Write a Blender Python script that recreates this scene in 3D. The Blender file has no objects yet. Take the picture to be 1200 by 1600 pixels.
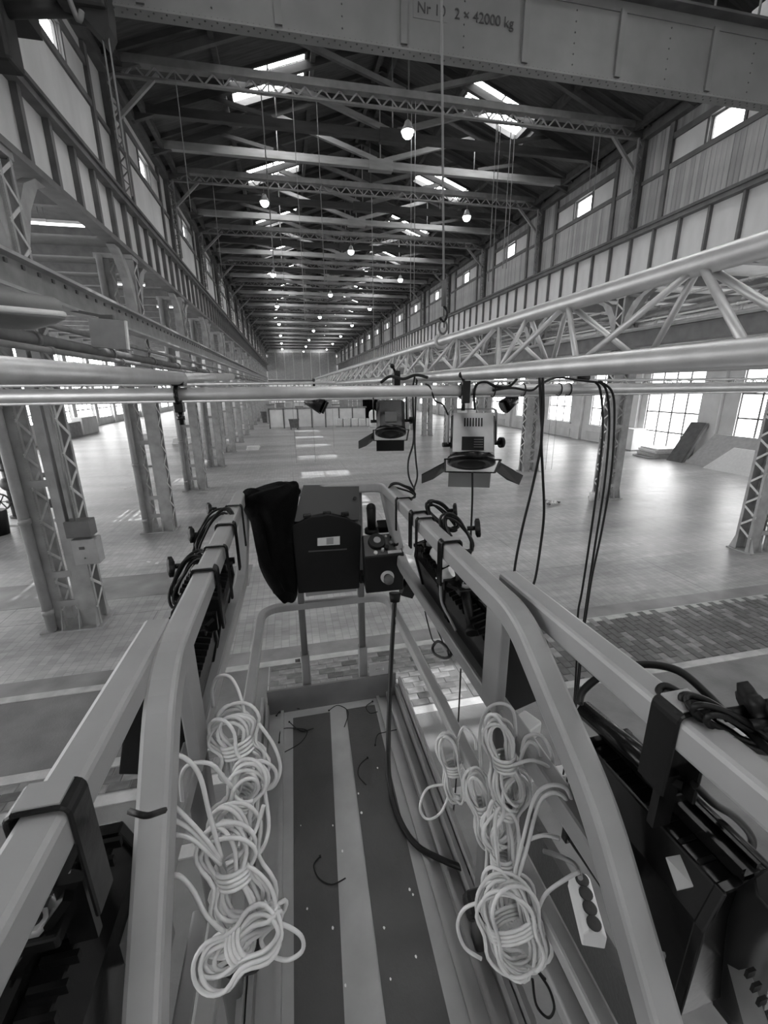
import bpy, math, random
import numpy as np
from mathutils import Vector, Matrix

rnd = random.Random(11)
scene = bpy.context.scene
COL = scene.collection

# ------------------------------------------------------------------ camera
EYE_Z = 4.5
FPX = 669.2


def cam_rows(yaw, pitch, roll):
    cy, sy = math.cos(yaw), math.sin(yaw)
    cp, sp = math.cos(pitch), math.sin(pitch)
    cr, sr = math.cos(roll), math.sin(roll)
    fwd = np.array([sy * cp, cy * cp, -sp])
    right = np.array([cy, -sy, 0.0])
    down = np.cross(fwd, right)
    return np.stack([right * cr + down * sr, -right * sr + down * cr, fwd])


CR = cam_rows(.2117, .2863, .011)
EYE = np.array([0, 0, EYE_Z])
cam_data = bpy.data.cameras.new('camera')
cam_data.sensor_fit = 'VERTICAL'
cam_data.sensor_height = 36.0
cam_data.lens = FPX / 1600 * 36.0
cam_data.clip_start = .02
cam_data.clip_end = 400
cam = bpy.data.objects.new('camera', cam_data)
m = Matrix.Identity(4)
for i in range(3):
    m[i][0] = CR[0][i]
    m[i][1] = -CR[1][i]
    m[i][2] = -CR[2][i]
    m[i][3] = EYE[i]
cam.matrix_world = m
COL.objects.link(cam)
scene.camera = cam


def at(px, py, x=None, y=None, z=None, d=None):
    """a place in the hall seen in the direction (px, py), on a plane x=, y=, z= or at depth d"""
    r = CR.T @ np.array([px - 600, py - 800, FPX])
    if x is not None:
        t = x / r[0]
    elif y is not None:
        t = y / r[1]
    elif z is not None:
        t = (z - EYE_Z) / r[2]
    else:
        t = d / FPX
    return Vector((EYE + r * t).tolist())


CAMX = Vector(CR[0].tolist())
CAMD = Vector(CR[1].tolist())
CAMF = Vector(CR[2].tolist())

# ------------------------------------------------------------------ world, sun, exposure
scene.view_settings.view_transform = 'Standard'
scene.view_settings.look = 'None'
scene.view_settings.gamma = 1.0
scene.view_settings.use_curve_mapping = False
scene.view_settings.exposure = -.75
world = bpy.data.worlds.new('world')
scene.world = world
world.use_nodes = True
wb = world.node_tree.nodes['Background']
wb.inputs[0].default_value = (.93, .93, .93, 1)
wb.inputs[1].default_value = 1.6
sun_data = bpy.data.lights.new('sun', 'SUN')
sun_data.energy = 22.0
sun_data.angle = math.radians(.6)
sun = bpy.data.objects.new('sun', sun_data)
sun.rotation_euler = Vector((6.2, .3, 13.8)).to_track_quat('Z', 'Y').to_euler()
sun.location = (30, 10, 60)
COL.objects.link(sun)
PANE_GLOW = 45.0      # daylight carried by the milky roof panes
WIN_GLOW = 12.0        # daylight carried by the wall panes
scene.cycles.max_bounces = 8
scene.cycles.diffuse_bounces = 5
scene.cycles.sample_clamp_indirect = 6.0


# ------------------------------------------------------------------ materials (greys only)
def lin(s):
    return s / 12.92 if s <= .04045 else ((s + .055) / 1.055) ** 2.4


def new_mat(name):
    mt = bpy.data.materials.new(name)
    mt.use_nodes = True
    nt = mt.node_tree
    return mt, nt, nt.nodes['Principled BSDF']


def grey(name, v, rough=.6, metal=0.0, var=.15, scale=6.0, bump=0.0, bscale=40.0, stretch=(1, 1, 1), spec=.5):
    mt, nt, bs = new_mat(name)
    tc = nt.nodes.new('ShaderNodeTexCoord')
    mp = nt.nodes.new('ShaderNodeMapping')
    mp.inputs['Scale'].default_value = stretch
    nt.links.new(tc.outputs['Object'], mp.inputs['Vector'])
    nz = nt.nodes.new('ShaderNodeTexNoise')
    nz.inputs['Scale'].default_value = scale
    nz.inputs['Detail'].default_value = 5
    nt.links.new(mp.outputs[0], nz.inputs['Vector'])
    mr = nt.nodes.new('ShaderNodeMapRange')
    mr.inputs['From Min'].default_value = .3
    mr.inputs['From Max'].default_value = .7
    mr.inputs['To Min'].default_value = v * (1 - var)
    mr.inputs['To Max'].default_value = v * (1 + var)
    nt.links.new(nz.outputs[0], mr.inputs['Value'])
    nt.links.new(mr.outputs[0], bs.inputs['Base Color'])
    bs.inputs['Roughness'].default_value = rough
    bs.inputs['Metallic'].default_value = metal
    bs.inputs['Specular IOR Level'].default_value = spec
    if bump:
        n2 = nt.nodes.new('ShaderNodeTexNoise')
        n2.inputs['Scale'].default_value = bscale
        n2.inputs['Detail'].default_value = 3
        nt.links.new(mp.outputs[0], n2.inputs['Vector'])
        bp = nt.nodes.new('ShaderNodeBump')
        bp.inputs['Strength'].default_value = bump
        bp.inputs['Distance'].default_value = .02
        nt.links.new(n2.outputs[0], bp.inputs['Height'])
        nt.links.new(bp.outputs[0], bs.inputs['Normal'])
    return mt


def glow(name, strength, clear=0.0):
    mt = bpy.data.materials.new(name)
    mt.use_nodes = True
    nt = mt.node_tree
    nt.nodes.remove(nt.nodes['Principled BSDF'])
    out = nt.nodes['Material Output']
    em = nt.nodes.new('ShaderNodeEmission')
    em.inputs[0].default_value = (1, 1, 1, 1)
    em.inputs[1].default_value = strength
    if clear:
        tr = nt.nodes.new('ShaderNodeBsdfTransparent')
        mx = nt.nodes.new('ShaderNodeMixShader')
        mx.inputs[0].default_value = clear
        nt.links.new(em.outputs[0], mx.inputs[1])
        nt.links.new(tr.outputs[0], mx.inputs[2])
        nt.links.new(mx.outputs[0], out.inputs[0])
    else:
        nt.links.new(em.outputs[0], out.inputs[0])
    return mt


def floor_material():
    mt, nt, bs = new_mat('floor_concrete')
    N, Lk = nt.nodes.new, nt.links.new
    tc = N('ShaderNodeTexCoord')
    big = N('ShaderNodeTexNoise')
    big.inputs['Scale'].default_value = .35
    big.inputs['Detail'].default_value = 6
    mp = N('ShaderNodeMapping')
    mp.inputs['Scale'].default_value = (.35, 1.6, 1)
    Lk(tc.outputs['Object'], mp.inputs['Vector'])
    Lk(mp.outputs[0], big.inputs['Vector'])
    fine = N('ShaderNodeTexNoise')
    fine.inputs['Scale'].default_value = 3.0
    fine.inputs['Detail'].default_value = 8
    fine.inputs['Roughness'].default_value = .7
    Lk(mp.outputs[0], fine.inputs['Vector'])
    a = N('ShaderNodeMapRange')
    a.inputs['From Min'].default_value = .3
    a.inputs['From Max'].default_value = .7
    a.inputs['To Min'].default_value = .26
    a.inputs['To Max'].default_value = .54
    Lk(big.outputs[0], a.inputs['Value'])
    b = N('ShaderNodeMapRange')
    b.inputs['From Min'].default_value = .3
    b.inputs['From Max'].default_value = .7
    b.inputs['To Min'].default_value = .72
    b.inputs['To Max'].default_value = 1.2
    Lk(fine.outputs[0], b.inputs['Value'])
    mu = N('ShaderNodeMath')
    mu.operation = 'MULTIPLY'
    Lk(a.outputs[0], mu.inputs[0])
    Lk(b.outputs[0], mu.inputs[1])
    br = N('ShaderNodeTexBrick')
    br.offset = .5
    br.inputs['Color1'].default_value = (1, 1, 1, 1)
    br.inputs['Color2'].default_value = (.9, .9, .9, 1)
    br.inputs['Mortar'].default_value = (.55, .55, .55, 1)
    br.inputs['Scale'].default_value = 1.0
    br.inputs['Mortar Size'].default_value = .012
    br.inputs['Brick Width'].default_value = 5.96
    br.inputs['Row Height'].default_value = 2.98
    Lk(tc.outputs['Object'], br.inputs['Vector'])
    m2 = N('ShaderNodeMath')
    m2.operation = 'MULTIPLY'
    Lk(mu.outputs[0], m2.inputs[0])
    Lk(br.outputs['Color'], m2.inputs[1])
    b2 = N('ShaderNodeTexBrick')
    b2.offset = .5
    b2.inputs['Color1'].default_value = (1, 1, 1, 1)
    b2.inputs['Color2'].default_value = (.8, .8, .8, 1)
    b2.inputs['Mortar'].default_value = (.72, .72, .72, 1)
    b2.inputs['Scale'].default_value = 1.0
    b2.inputs['Mortar Size'].default_value = .008
    b2.inputs['Brick Width'].default_value = .30
    b2.inputs['Row Height'].default_value = .14
    rot = N('ShaderNodeMapping')
    rot.inputs['Rotation'].default_value = (0, 0, math.pi / 2)
    Lk(tc.outputs['Object'], rot.inputs['Vector'])
    Lk(rot.outputs[0], b2.inputs['Vector'])
    m3 = N('ShaderNodeMath')
    m3.operation = 'MULTIPLY'
    Lk(m2.outputs[0], m3.inputs[0])
    Lk(b2.outputs['Color'], m3.inputs[1])
    Lk(m3.outputs[0], bs.inputs['Base Color'])
    r = N('ShaderNodeMapRange')
    r.inputs['To Min'].default_value = .22
    r.inputs['To Max'].default_value = .5
    Lk(fine.outputs[0], r.inputs['Value'])
    Lk(r.outputs[0], bs.inputs['Roughness'])
    bp = N('ShaderNodeBump')
    bp.inputs['Strength'].default_value = .12
    bp.inputs['Distance'].default_value = .02
    hs = N('ShaderNodeMath')
    hs.operation = 'ADD'
    Lk(fine.outputs[0], hs.inputs[0])
    Lk(b2.outputs['Color'], hs.inputs[1])
    Lk(hs.outputs[0], bp.inputs['Height'])
    Lk(bp.outputs[0], bs.inputs['Normal'])
    return mt


def roof_material():
    mt, nt, bs = new_mat('roof_boards')
    N, Lk = nt.nodes.new, nt.links.new
    tc = N('ShaderNodeTexCoord')
    br = N('ShaderNodeTexBrick')
    br.offset = .5
    mp = N('ShaderNodeMapping')
    mp.inputs['Rotation'].default_value = (0, 0, math.pi / 2)
    Lk(tc.outputs['Object'], mp.inputs['Vector'])
    br.inputs['Color1'].default_value = (.15, .15, .15, 1)
    br.inputs['Color2'].default_value = (.23, .23, .23, 1)
    br.inputs['Mortar'].default_value = (.04, .03, .03, 1)
    br.inputs['Scale'].default_value = 1.0
    br.inputs['Mortar Size'].default_value = .012
    br.inputs['Brick Width'].default_value = 4.0
    br.inputs['Row Height'].default_value = .17
    Lk(mp.outputs[0], br.inputs['Vector'])
    nz = N('ShaderNodeTexNoise')
    nz.inputs['Scale'].default_value = 1.2
    nz.inputs['Detail'].default_value = 6
    Lk(tc.outputs['Object'], nz.inputs['Vector'])
    mr = N('ShaderNodeMapRange')
    mr.inputs['From Min'].default_value = .3
    mr.inputs['From Max'].default_value = .7
    mr.inputs['To Min'].default_value = .7
    mr.inputs['To Max'].default_value = 1.25
    Lk(nz.outputs[0], mr.inputs['Value'])
    mx = N('ShaderNodeVectorMath')
    mx.operation = 'SCALE'
    Lk(br.outputs['Color'], mx.inputs[0])
    Lk(mr.outputs[0], mx.inputs['Scale'])
    Lk(mx.outputs[0], bs.inputs['Base Color'])
    bs.inputs['Roughness'].default_value = .8
    return mt


M = dict(
    floor=floor_material(),
    kerb=grey('kerb_concrete', .40, .6, var=.2, scale=4, bump=.2),
    slab_dark=grey('dark_slab', .15, .5, var=.25, scale=2.0, bump=.15),
    slab_mid=grey('worn_slab', .2, .4, var=.3, scale=1.5, bump=.1),
    block_a=grey('block_dark', 0.075, .45, var=.3, scale=7),
    block_b=grey('block_mid', 0.115, .5, var=.3, scale=7),
    pane_back_fill=glow('added_back_pane', 1.5),  # glow of the added windows on the unseen back wall
    pane_dim=glow('dull_wall_pane', .9),
    block_c=grey('block_pale', 0.2, .45, var=.3, scale=7),
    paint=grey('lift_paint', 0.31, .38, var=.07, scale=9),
    paint_dark=grey('lift_paint_shade', 0.13, .45, var=.12, scale=9),  # darkened lift paint; carries the shade on far toe board and gate
    mat=grey('deck_mat', 0.055, .55, var=.2, scale=5, bump=.1, bscale=90),
    deck=grey('deck_plate', 0.31, .42, var=.12, scale=7),
    alu=grey('truss_aluminium', .5, .42, metal=.6, var=.1, scale=14, bump=.03, bscale=60),
    alu_mat=grey('truss_alloy_matt', .5, .45, metal=.5, var=.12, scale=14),
    steel=grey('column_steel', 0.19, .55, var=.22, scale=3, bump=.05),
    col_steel=grey('lattice_column_steel', .27, .55, var=.25, scale=3, bump=.05),
    lacing=grey('lacing_steel', .46, .5, var=.15, scale=4),
    steel_lt=grey('column_steel_pale', 0.28, .55, var=.18, scale=3),
    steel_dk=grey('roof_steel', .10, .6, var=.25, scale=3),
    crane=grey('crane_plate', 0.21, .5, var=.12, scale=1.4),
    crane_dk=grey('crane_black', .02, .6, var=.3, scale=4),
    plaster=grey('wall_panel_plaster', 0.58, .75, var=.14, scale=1.3, stretch=(1, 1, .35)),
    plaster_lt=grey('aisle_plaster', 0.62, .8, var=.1, scale=1.2),
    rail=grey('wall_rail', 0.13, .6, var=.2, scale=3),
    board_a=grey('wall_board_a', 0.3, .75, var=.3, scale=5, stretch=(1, 1, .15)),
    board_b=grey('wall_board_b', 0.38, .75, var=.3, scale=5, stretch=(1, 1, .15)),
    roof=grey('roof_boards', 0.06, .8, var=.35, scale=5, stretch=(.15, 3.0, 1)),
    timber_lt=grey('timber_pale', 0.24, .7, var=.2, scale=6, stretch=(.2, 1, 1)),
    timber_dk=grey('timber_dark', 0.055, .75, var=.3, scale=6, stretch=(.2, 1, 1)),
    black=grey('black_plastic', .006, .5, var=.2, scale=12, spec=.25),
    black_metal=grey('black_metal', .007, .25, var=.3, scale=12, bump=.03, spec=.3),
    cloth=grey('black_cloth', .003, 1.0, var=.3, scale=20, bump=.3, bscale=120, spec=.1),
    rubber=grey('black_rubber', .006, .45, var=.2, scale=12, spec=.3),
    fluted=grey('lamp_alloy', .42, .4, metal=.6, var=.12, scale=12),
    cord=grey('white_cable', 0.6, .5, var=.12, scale=18),
    white=grey('white_plastic', .68, .45, var=.06, scale=9),
    paper=grey('paper_label', .55, .6, var=.1, scale=12),
    label_dk=grey('label_print', .06, .6),
    knob=grey('dark_knob', 0.018, .4),
    chrome=grey('bright_steel', .7, .2, metal=1.0, var=.05),
    wrap=grey('plastic_film', .62, .25, var=.1, scale=8),
    machine=grey('machine_iron', .07, .5, var=.4, scale=6),
    grey_box=grey('grey_enamel', .30, .45, var=.1, scale=5),
    cart=grey('cardboard', 0.4, .8, var=.1),
    skin=grey('skin', .35, .6),
    pane_roof=glow('milky_roof_pane', PANE_GLOW, .6),
    pane_wall=glow('milky_wall_pane', WIN_GLOW),
    bulb=glow('lamp_bulb', 30.0),
    tube=glow('strip_lamp', 6.0),
)


# ------------------------------------------------------------------ geometry helpers
def V(*a):
    return Vector(a[0]) if len(a) == 1 else Vector(a)


def frame_of(t, up):
    t = t.normalized()
    s = t.cross(up)
    if s.length < 1e-5:
        s = t.cross(Vector((0, 1, 0)))
        if s.length < 1e-5:
            s = t.cross(Vector((1, 0, 0)))
    s.normalize()
    return s, s.cross(t).normalized()


def smooth_path(pts, n=6, closed=False):
    P = [V(p) for p in pts]
    if len(P) < 3:
        return P
    out = []
    k = len(P)
    for i in range(k if closed else k - 1):
        if closed:
            a, b, c, d = P[(i - 1) % k], P[i], P[(i + 1) % k], P[(i + 2) % k]
        else:
            a, b, c, d = P[max(i - 1, 0)], P[i], P[i + 1], P[min(i + 2, k - 1)]
        for j in range(n):
            t = j / n
            out.append(.5 * ((2 * b) + (c - a) * t + (2 * a - 5 * b + 4 * c - d) * t * t + (3 * b - a - 3 * c + d) * t ** 3))
    if not closed:
        out.append(P[-1])
    return out


def fillet(pts, r, n=6):
    P = [V(p) for p in pts]
    out = [P[0]]
    for i in range(1, len(P) - 1):
        a, b, c = P[i - 1], P[i], P[i + 1]
        u, w = (a - b).normalized(), (c - b).normalized()
        ang = u.angle(w)
        if ang > 3.1:
            out.append(b)
            continue
        rr = r[i - 1] if isinstance(r, (list, tuple)) else r
        tlen = min(rr / math.tan(ang / 2), (a - b).length * .48, (c - b).length * .48)
        p, q = b + u * tlen, b + w * tlen
        for j in range(n + 1):
            t = j / n
            out.append(p * (1 - t) ** 2 + b * (2 * t * (1 - t)) + q * t * t)
    out.append(P[-1])
    return out


def rsq(w, h, r, n=2):
    pr = []
    for cx, cy, a0 in ((w / 2 - r, h / 2 - r, 0), (-w / 2 + r, h / 2 - r, 90), (-w / 2 + r, -h / 2 + r, 180), (w / 2 - r, -h / 2 + r, 270)):
        for j in range(n + 1):
            a = math.radians(a0 + 90 * j / n)
            pr.append((cx + r * math.cos(a), cy + r * math.sin(a)))
    return pr


def circ(r, n):
    return [(r * math.cos(2 * math.pi * j / n), r * math.sin(2 * math.pi * j / n)) for j in range(n)]


class MB:
    def __init__(self):
        self.v, self.f, self.s = [], [], []

    def add(self, vs, fs, sm=False):
        o = len(self.v)
        self.v += [tuple(p) for p in vs]
        for k, f in enumerate(fs):
            self.f.append([i + o for i in f])
            self.s.append(sm[k] if isinstance(sm, list) else sm)
        return self

    def box(self, c, s, rot=None):
        c = V(c)
        hx, hy, hz = s[0] / 2, s[1] / 2, s[2] / 2
        vs = [Vector((x, y, z)) for x in (-hx, hx) for y in (-hy, hy) for z in (-hz, hz)]
        if rot is not None:
            vs = [rot @ p for p in vs]
        return self.add([c + p for p in vs], [(0, 1, 3, 2), (4, 6, 7, 5), (0, 4, 5, 1), (2, 3, 7, 6), (0, 2, 6, 4), (1, 5, 7, 3)])

    def mm(self, x0, x1, y0, y1, z0, z1):
        return self.box(((x0 + x1) / 2, (y0 + y1) / 2, (z0 + z1) / 2), (abs(x1 - x0), abs(y1 - y0), abs(z1 - z0)))

    def beam(self, a, b, w, h, up=(0, 0, 1)):
        a, b = V(a), V(b)
        s, u = frame_of(b - a, V(up))
        vs = []
        for p in (a, b):
            for x, y in ((-1, -1), (1, -1), (1, 1), (-1, 1)):
                vs.append(p + s * (x * w / 2) + u * (y * h / 2))
        return self.add(vs, [(0, 1, 2, 3), (7, 6, 5, 4), (0, 4, 5, 1), (1, 5, 6, 2), (2, 6, 7, 3), (3, 7, 4, 0)])

    def sweep(self, pts, prof, up=(0, 0, 1), closed=False, sm=True, caps=True):
        P = [V(p) for p in pts]
        k, n = len(P), len(prof)
        vs = []
        pt = None
        for i, p in enumerate(P):
            if closed:
                t = P[(i + 1) % k] - P[i - 1]
            else:
                t = P[min(i + 1, k - 1)] - P[max(i - 1, 0)]
            if t.length < 1e-9:
                t = Vector((0, 0, 1))
            t.normalize()
            if pt is None:
                s, u = frame_of(t, V(up))
            else:
                q = pt.rotation_difference(t)
                s, u = (q @ s).normalized(), (q @ u).normalized()
            pt = t
            for a, b in prof:
                vs.append(p + s * a + u * b)
        fs, sl = [], []
        for i in range(k if closed else k - 1):
            j = (i + 1) % k
            for a in range(n):
                b = (a + 1) % n
                fs.append((i * n + a, i * n + b, j * n + b, j * n + a))
                sl.append(sm)
        if caps and not closed:
            fs.append(tuple(range(n - 1, -1, -1)))
            fs.append(tuple((k - 1) * n + a for a in range(n)))
            sl += [False, False]
        return self.add(vs, fs, sl)

    def tube(self, pts, r, n=8, closed=False, caps=True):
        return self.sweep(pts, circ(r, n), closed=closed, caps=caps)

    def cyl(self, a, b, r0, r1=None, n=14):
        a, b = V(a), V(b)
        r1 = r0 if r1 is None else r1
        s, u = frame_of(b - a, Vector((0, 0, 1)))
        vs = []
        for p, r in ((a, r0), (b, r1)):
            vs += [p + s * x * r + u * y * r for x, y in circ(1, n)]
        fs = [(i, (i + 1) % n, n + (i + 1) % n, n + i) for i in range(n)] + [tuple(range(n - 1, -1, -1)), tuple(range(n, 2 * n))]
        return self.add(vs, fs, [True] * n + [False, False])

    def lathe(self, prof, o, ax, n=20):
        o, ax = V(o), V(ax).normalized()
        s, u = frame_of(ax, Vector((0, 0, 1)))
        vs = []
        for r, z in prof:
            vs += [o + ax * z + s * x * r + u * y * r for x, y in circ(1, n)]
        fs = []
        for i in range(len(prof) - 1):
            fs += [(i * n + a, i * n + (a + 1) % n, (i + 1) * n + (a + 1) % n, (i + 1) * n + a) for a in range(n)]
        k = len(prof) - 1
        sl = [True] * len(fs)
        fs += [tuple(range(n - 1, -1, -1)), tuple(k * n + a for a in range(n))]
        return self.add(vs, fs, sl + [False, False])

    def ball(self, c, r, nu=12, nv=8, sc=(1, 1, 1)):
        c = V(c)
        vs = [c + Vector((0, 0, r * sc[2]))]
        for i in range(1, nv):
            th = math.pi * i / nv
            for j in range(nu):
                ph = 2 * math.pi * j / nu
                vs.append(c + Vector((r * sc[0] * math.sin(th) * math.cos(ph), r * sc[1] * math.sin(th) * math.sin(ph), r * sc[2] * math.cos(th))))
        vs.append(c - Vector((0, 0, r * sc[2])))
        fs = [(0, 1 + j, 1 + (j + 1) % nu) for j in range(nu)]
        for i in range(nv - 2):
            for j in range(nu):
                fs.append((1 + i * nu + j, 1 + (i + 1) * nu + j, 1 + (i + 1) * nu + (j + 1) % nu, 1 + i * nu + (j + 1) % nu))
        e = len(vs) - 1
        fs += [(e, 1 + (nv - 2) * nu + (j + 1) % nu, 1 + (nv - 2) * nu + j) for j in range(nu)]
        return self.add(vs, fs, True)

    def prism(self, poly, ext):
        P = [V(p) for p in poly]
        e = V(ext)
        n = len(P)
        return self.add(P + [p + e for p in P], [tuple(range(n - 1, -1, -1)), tuple(range(n, 2 * n))] + [(i, (i + 1) % n, n + (i + 1) % n, n + i) for i in range(n)])

    def loft(self, rings, sm=True, caps=True):
        n = len(rings[0])
        vs = [p for r in rings for p in r]
        fs = []
        for i in range(len(rings) - 1):
            for a in range(n):
                b = (a + 1) % n
                fs.append((i * n + a, i * n + b, (i + 1) * n + b, (i + 1) * n + a))
        sl = [sm] * len(fs)
        if caps:
            fs += [tuple(range(n - 1, -1, -1)), tuple((len(rings) - 1) * n + a for a in range(n))]
            sl += [False, False]
        return self.add(vs, fs, sl)

    def mesh(self, name, mat, off=None):
        me = bpy.data.meshes.new(name)
        vs = self.v if off is None else [(p[0] - off[0], p[1] - off[1], p[2] - off[2]) for p in self.v]
        me.from_pydata(vs, [], self.f)
        me.polygons.foreach_set('use_smooth', self.s)
        if not hasattr(mat, '__iter__'):
            me.materials.append(mat)
        me.update()
        import bmesh
        bm = bmesh.new()
        bm.from_mesh(me)
        bmesh.ops.recalc_face_normals(bm, faces=bm.faces)
        bm.to_mesh(me)
        bm.free()
        return me

    def build(self, name, mat, parent=None, loc=None, bevel=0.0, kind=None, label=None):
        """ONE mesh object. With a parent the vertices (given in hall coordinates) are stored from the parent's place."""
        off = ORG.get(parent.name, Vector()) if parent is not None else (V(loc) if loc is not None else Vector())
        o = bpy.data.objects.new(name, self.mesh(name, M[mat] if isinstance(mat, str) else mat, off))
        COL.objects.link(o)
        if parent is not None:
            o.parent = parent
            KIDS.setdefault(parent.name, []).append(o)
        elif loc is not None:
            o.location = V(loc)
        ORG[o.name] = Vector(off)
        if bevel:
            b = o.modifiers.new('edge', 'BEVEL')
            b.width = bevel
            b.segments = 2
            b.limit_method = 'ANGLE'
        if kind:
            o['kind'] = kind
        if label:
            o['label'] = label
        return o


ORG = {}
KIDS = {}


def inst(name, mesh, parent, loc, rot=None, mat=None):
    """a piece sharing mesh data, placed in its parent's own axes"""
    o = bpy.data.objects.new(name, mesh)
    COL.objects.link(o)
    o.parent = parent
    KIDS.setdefault(parent.name, []).append(o)
    o.location = loc
    if rot:
        o.rotation_euler = rot
    return o


def tag(o, label, cat, group=None):
    o['label'] = label
    o['category'] = cat
    if group:
        o['group'] = group
    return o


def thing(name, label, cat, loc=(0, 0, 0), group=None):
    o = bpy.data.objects.new(name, None)
    o.empty_display_size = .1
    COL.objects.link(o)
    o.location = V(loc)
    ORG[o.name] = V(loc)
    return tag(o, label, cat, group)


def copy_tree(o, parent=None, loc=None, label=None):
    c = o.copy()
    COL.objects.link(c)
    if parent is not None:
        c.parent = parent
    if loc is not None:
        c.location = V(loc)
        ORG[c.name] = V(loc)
    if label:
        c['label'] = label
    for ch in KIDS.get(o.name, []):
        KIDS.setdefault(c.name, []).append(copy_tree(ch, c))
    return c


ORD = ['first', 'second', 'third', 'fourth', 'fifth', 'sixth', 'seventh', 'eighth', 'ninth', 'tenth', 'eleventh', 'twelfth',
       'thirteenth', 'fourteenth', 'fifteenth', 'sixteenth', 'seventeenth', 'eighteenth', 'nineteenth', 'twentieth']

#==STRUCTURE==
XL, XR = -3.94, 12.0          # hall-side faces of the two column rows
WL, WR = -4.06, 12.13         # faces of the upper walls
XM = 4.03
BAY, Y0 = 5.96, 8.77
YB, YF = -14.0, 107.0
K0, K1 = -4, 16


def ky(k):
    return Y0 + BAY * k


def roofz(x):
    return 15.2 - .348 * abs(x - XM)


# ---- floor, kerbs, paved strip
floor = MB().mm(-26, 26, YB - .3, YF + .3, -.3, 0).build('floor', 'floor', kind='structure')
for yy, x0, x1 in ((6.5, -14, 23.5), (4.9, -14, 23.5), (3.55, -14, 23.5), (4.35, -14, .2)):
    MB().mm(x0, x1, yy - .07, yy + .07, -.05, .012).build('kerb', 'kerb', floor)
MB().mm(-14, -.62, 4.98, 6.42, -.05, .006).build('slab', 'slab_dark', floor)
MB().mm(-14, 23.5, 3.63, 4.27, -.05, .006).build('slab', 'slab_dark', floor)
MB().mm(.25, 23.5, 4.27, 4.82, -.05, .006).build('slab', 'slab_dark', floor)
MB().mm(-14, 23.5, .2, 3.47, -.05, .005).build('slab', 'slab_dark', floor)
MB().mm(-.6, 11.6, 4.975, 6.425, -.05, .002).build('paving_bed', 'slab_dark', floor)
MB().mm(-14, .2, 4.45, 4.82, -.05, .004).build('paving_bed', 'block_c', floor)
MB().mm(-14, -1.2, 9.7, 11.0, -.05, .004).build('slab', 'slab_mid', floor)
MB().mm(-14, 23, 6.57, 6.95, -.05, .003).build('slab', 'slab_mid', floor)
blocks = []
nx = 0
x = 2.42
while x < 11.5:
    off = (nx % 2) * .14
    for j in range(5):
        blocks.append((x + .07, 4.99 + off + .14 + j * .285, 0))
    x += .146
    nx += 1
yy = 5.0
ny = 0
while yy < 6.38:
    x = -.58 + (ny % 2) * .13
    while x < 2.2:
        blocks.append((x + .125, yy + .06, 1))
        x += .258
    yy += .129
    ny += 1
ny = 0
yy = 4.46
while yy < 4.78:
    x = -6 + (ny % 2) * .13
    while x < .0:
        blocks.append((x + .125, yy + .055, 1))
        x += .258
    yy += .118
    ny += 1
bm_ = [[], []]
for o_ in range(2):
    for mt in ('block_a', 'block_b', 'block_c'):
        w, l = (.138, .277) if o_ == 0 else (.25, .121 if True else 0)
        b_ = MB()
        b_.prism([(-w / 2, -l / 2, 0), (w / 2, -l / 2, 0), (w / 2, l / 2, 0), (-w / 2, l / 2, 0)], (0, 0, .006))
        t_ = .006
        b_.add([(-w / 2, -l / 2, .006), (w / 2, -l / 2, .006), (w / 2, l / 2, .006), (-w / 2, l / 2, .006),
                (-w / 2 + t_, -l / 2 + t_, .011), (w / 2 - t_, -l / 2 + t_, .011), (w / 2 - t_, l / 2 - t_, .011), (-w / 2 + t_, l / 2 - t_, .011)],
               [(0, 1, 5, 4), (1, 2, 6, 5), (2, 3, 7, 6), (3, 0, 4, 7), (4, 5, 6, 7)])
        bm_[o_].append((b_, b_.mesh('brick', M[mt])))
blocks.sort(key=lambda q: (q[0] - .5) ** 2 + q[1] ** 2)
rest = [MB(), MB(), MB()]
for i, (bx, by, o_) in enumerate(blocks):
    t_ = rnd.choices((0, 1, 2), (.5, .35, .15) if (o_ == 0) else (.1, .3, .6))[0]
    dz = rnd.uniform(0, .006)
    if i < 296:
        inst('brick', bm_[o_][t_][1], floor, (bx, by, dz), (rnd.uniform(-.012, .012), rnd.uniform(-.012, .012), 0))
    else:
        src = bm_[o_][t_][0]
        rest[t_].add([(p[0] + bx, p[1] + by, p[2] + dz) for p in src.v], src.f)
for r_, mt in zip(rest, ('block_a', 'block_b', 'block_c')):
    if r_.v:
        r_.build('bricks', mt, floor, kind='stuff')


# ---- a wall in the plane x = const with openings
def x_wall(name, xa, xb, y0, y1, z0, z1, holes, mat):
    mb = MB()
    zs = sorted({z0, z1} | {h[2] for h in holes} | {h[3] for h in holes})
    zs = [z for z in zs if z0 <= z <= z1]
    for za, zb in zip(zs, zs[1:]):
        cut = sorted((h[0], h[1]) for h in holes if h[2] <= za + 1e-6 and h[3] >= zb - 1e-6)
        y = y0
        for a, b in cut:
            if a > y:
                mb.mm(xa, xb, y, a, za, zb)
            y = b
        if y < y1:
            mb.mm(xa, xb, y, y1, za, zb)
    return mb.build(name, mat, kind='structure')


win_no = [0]


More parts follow.
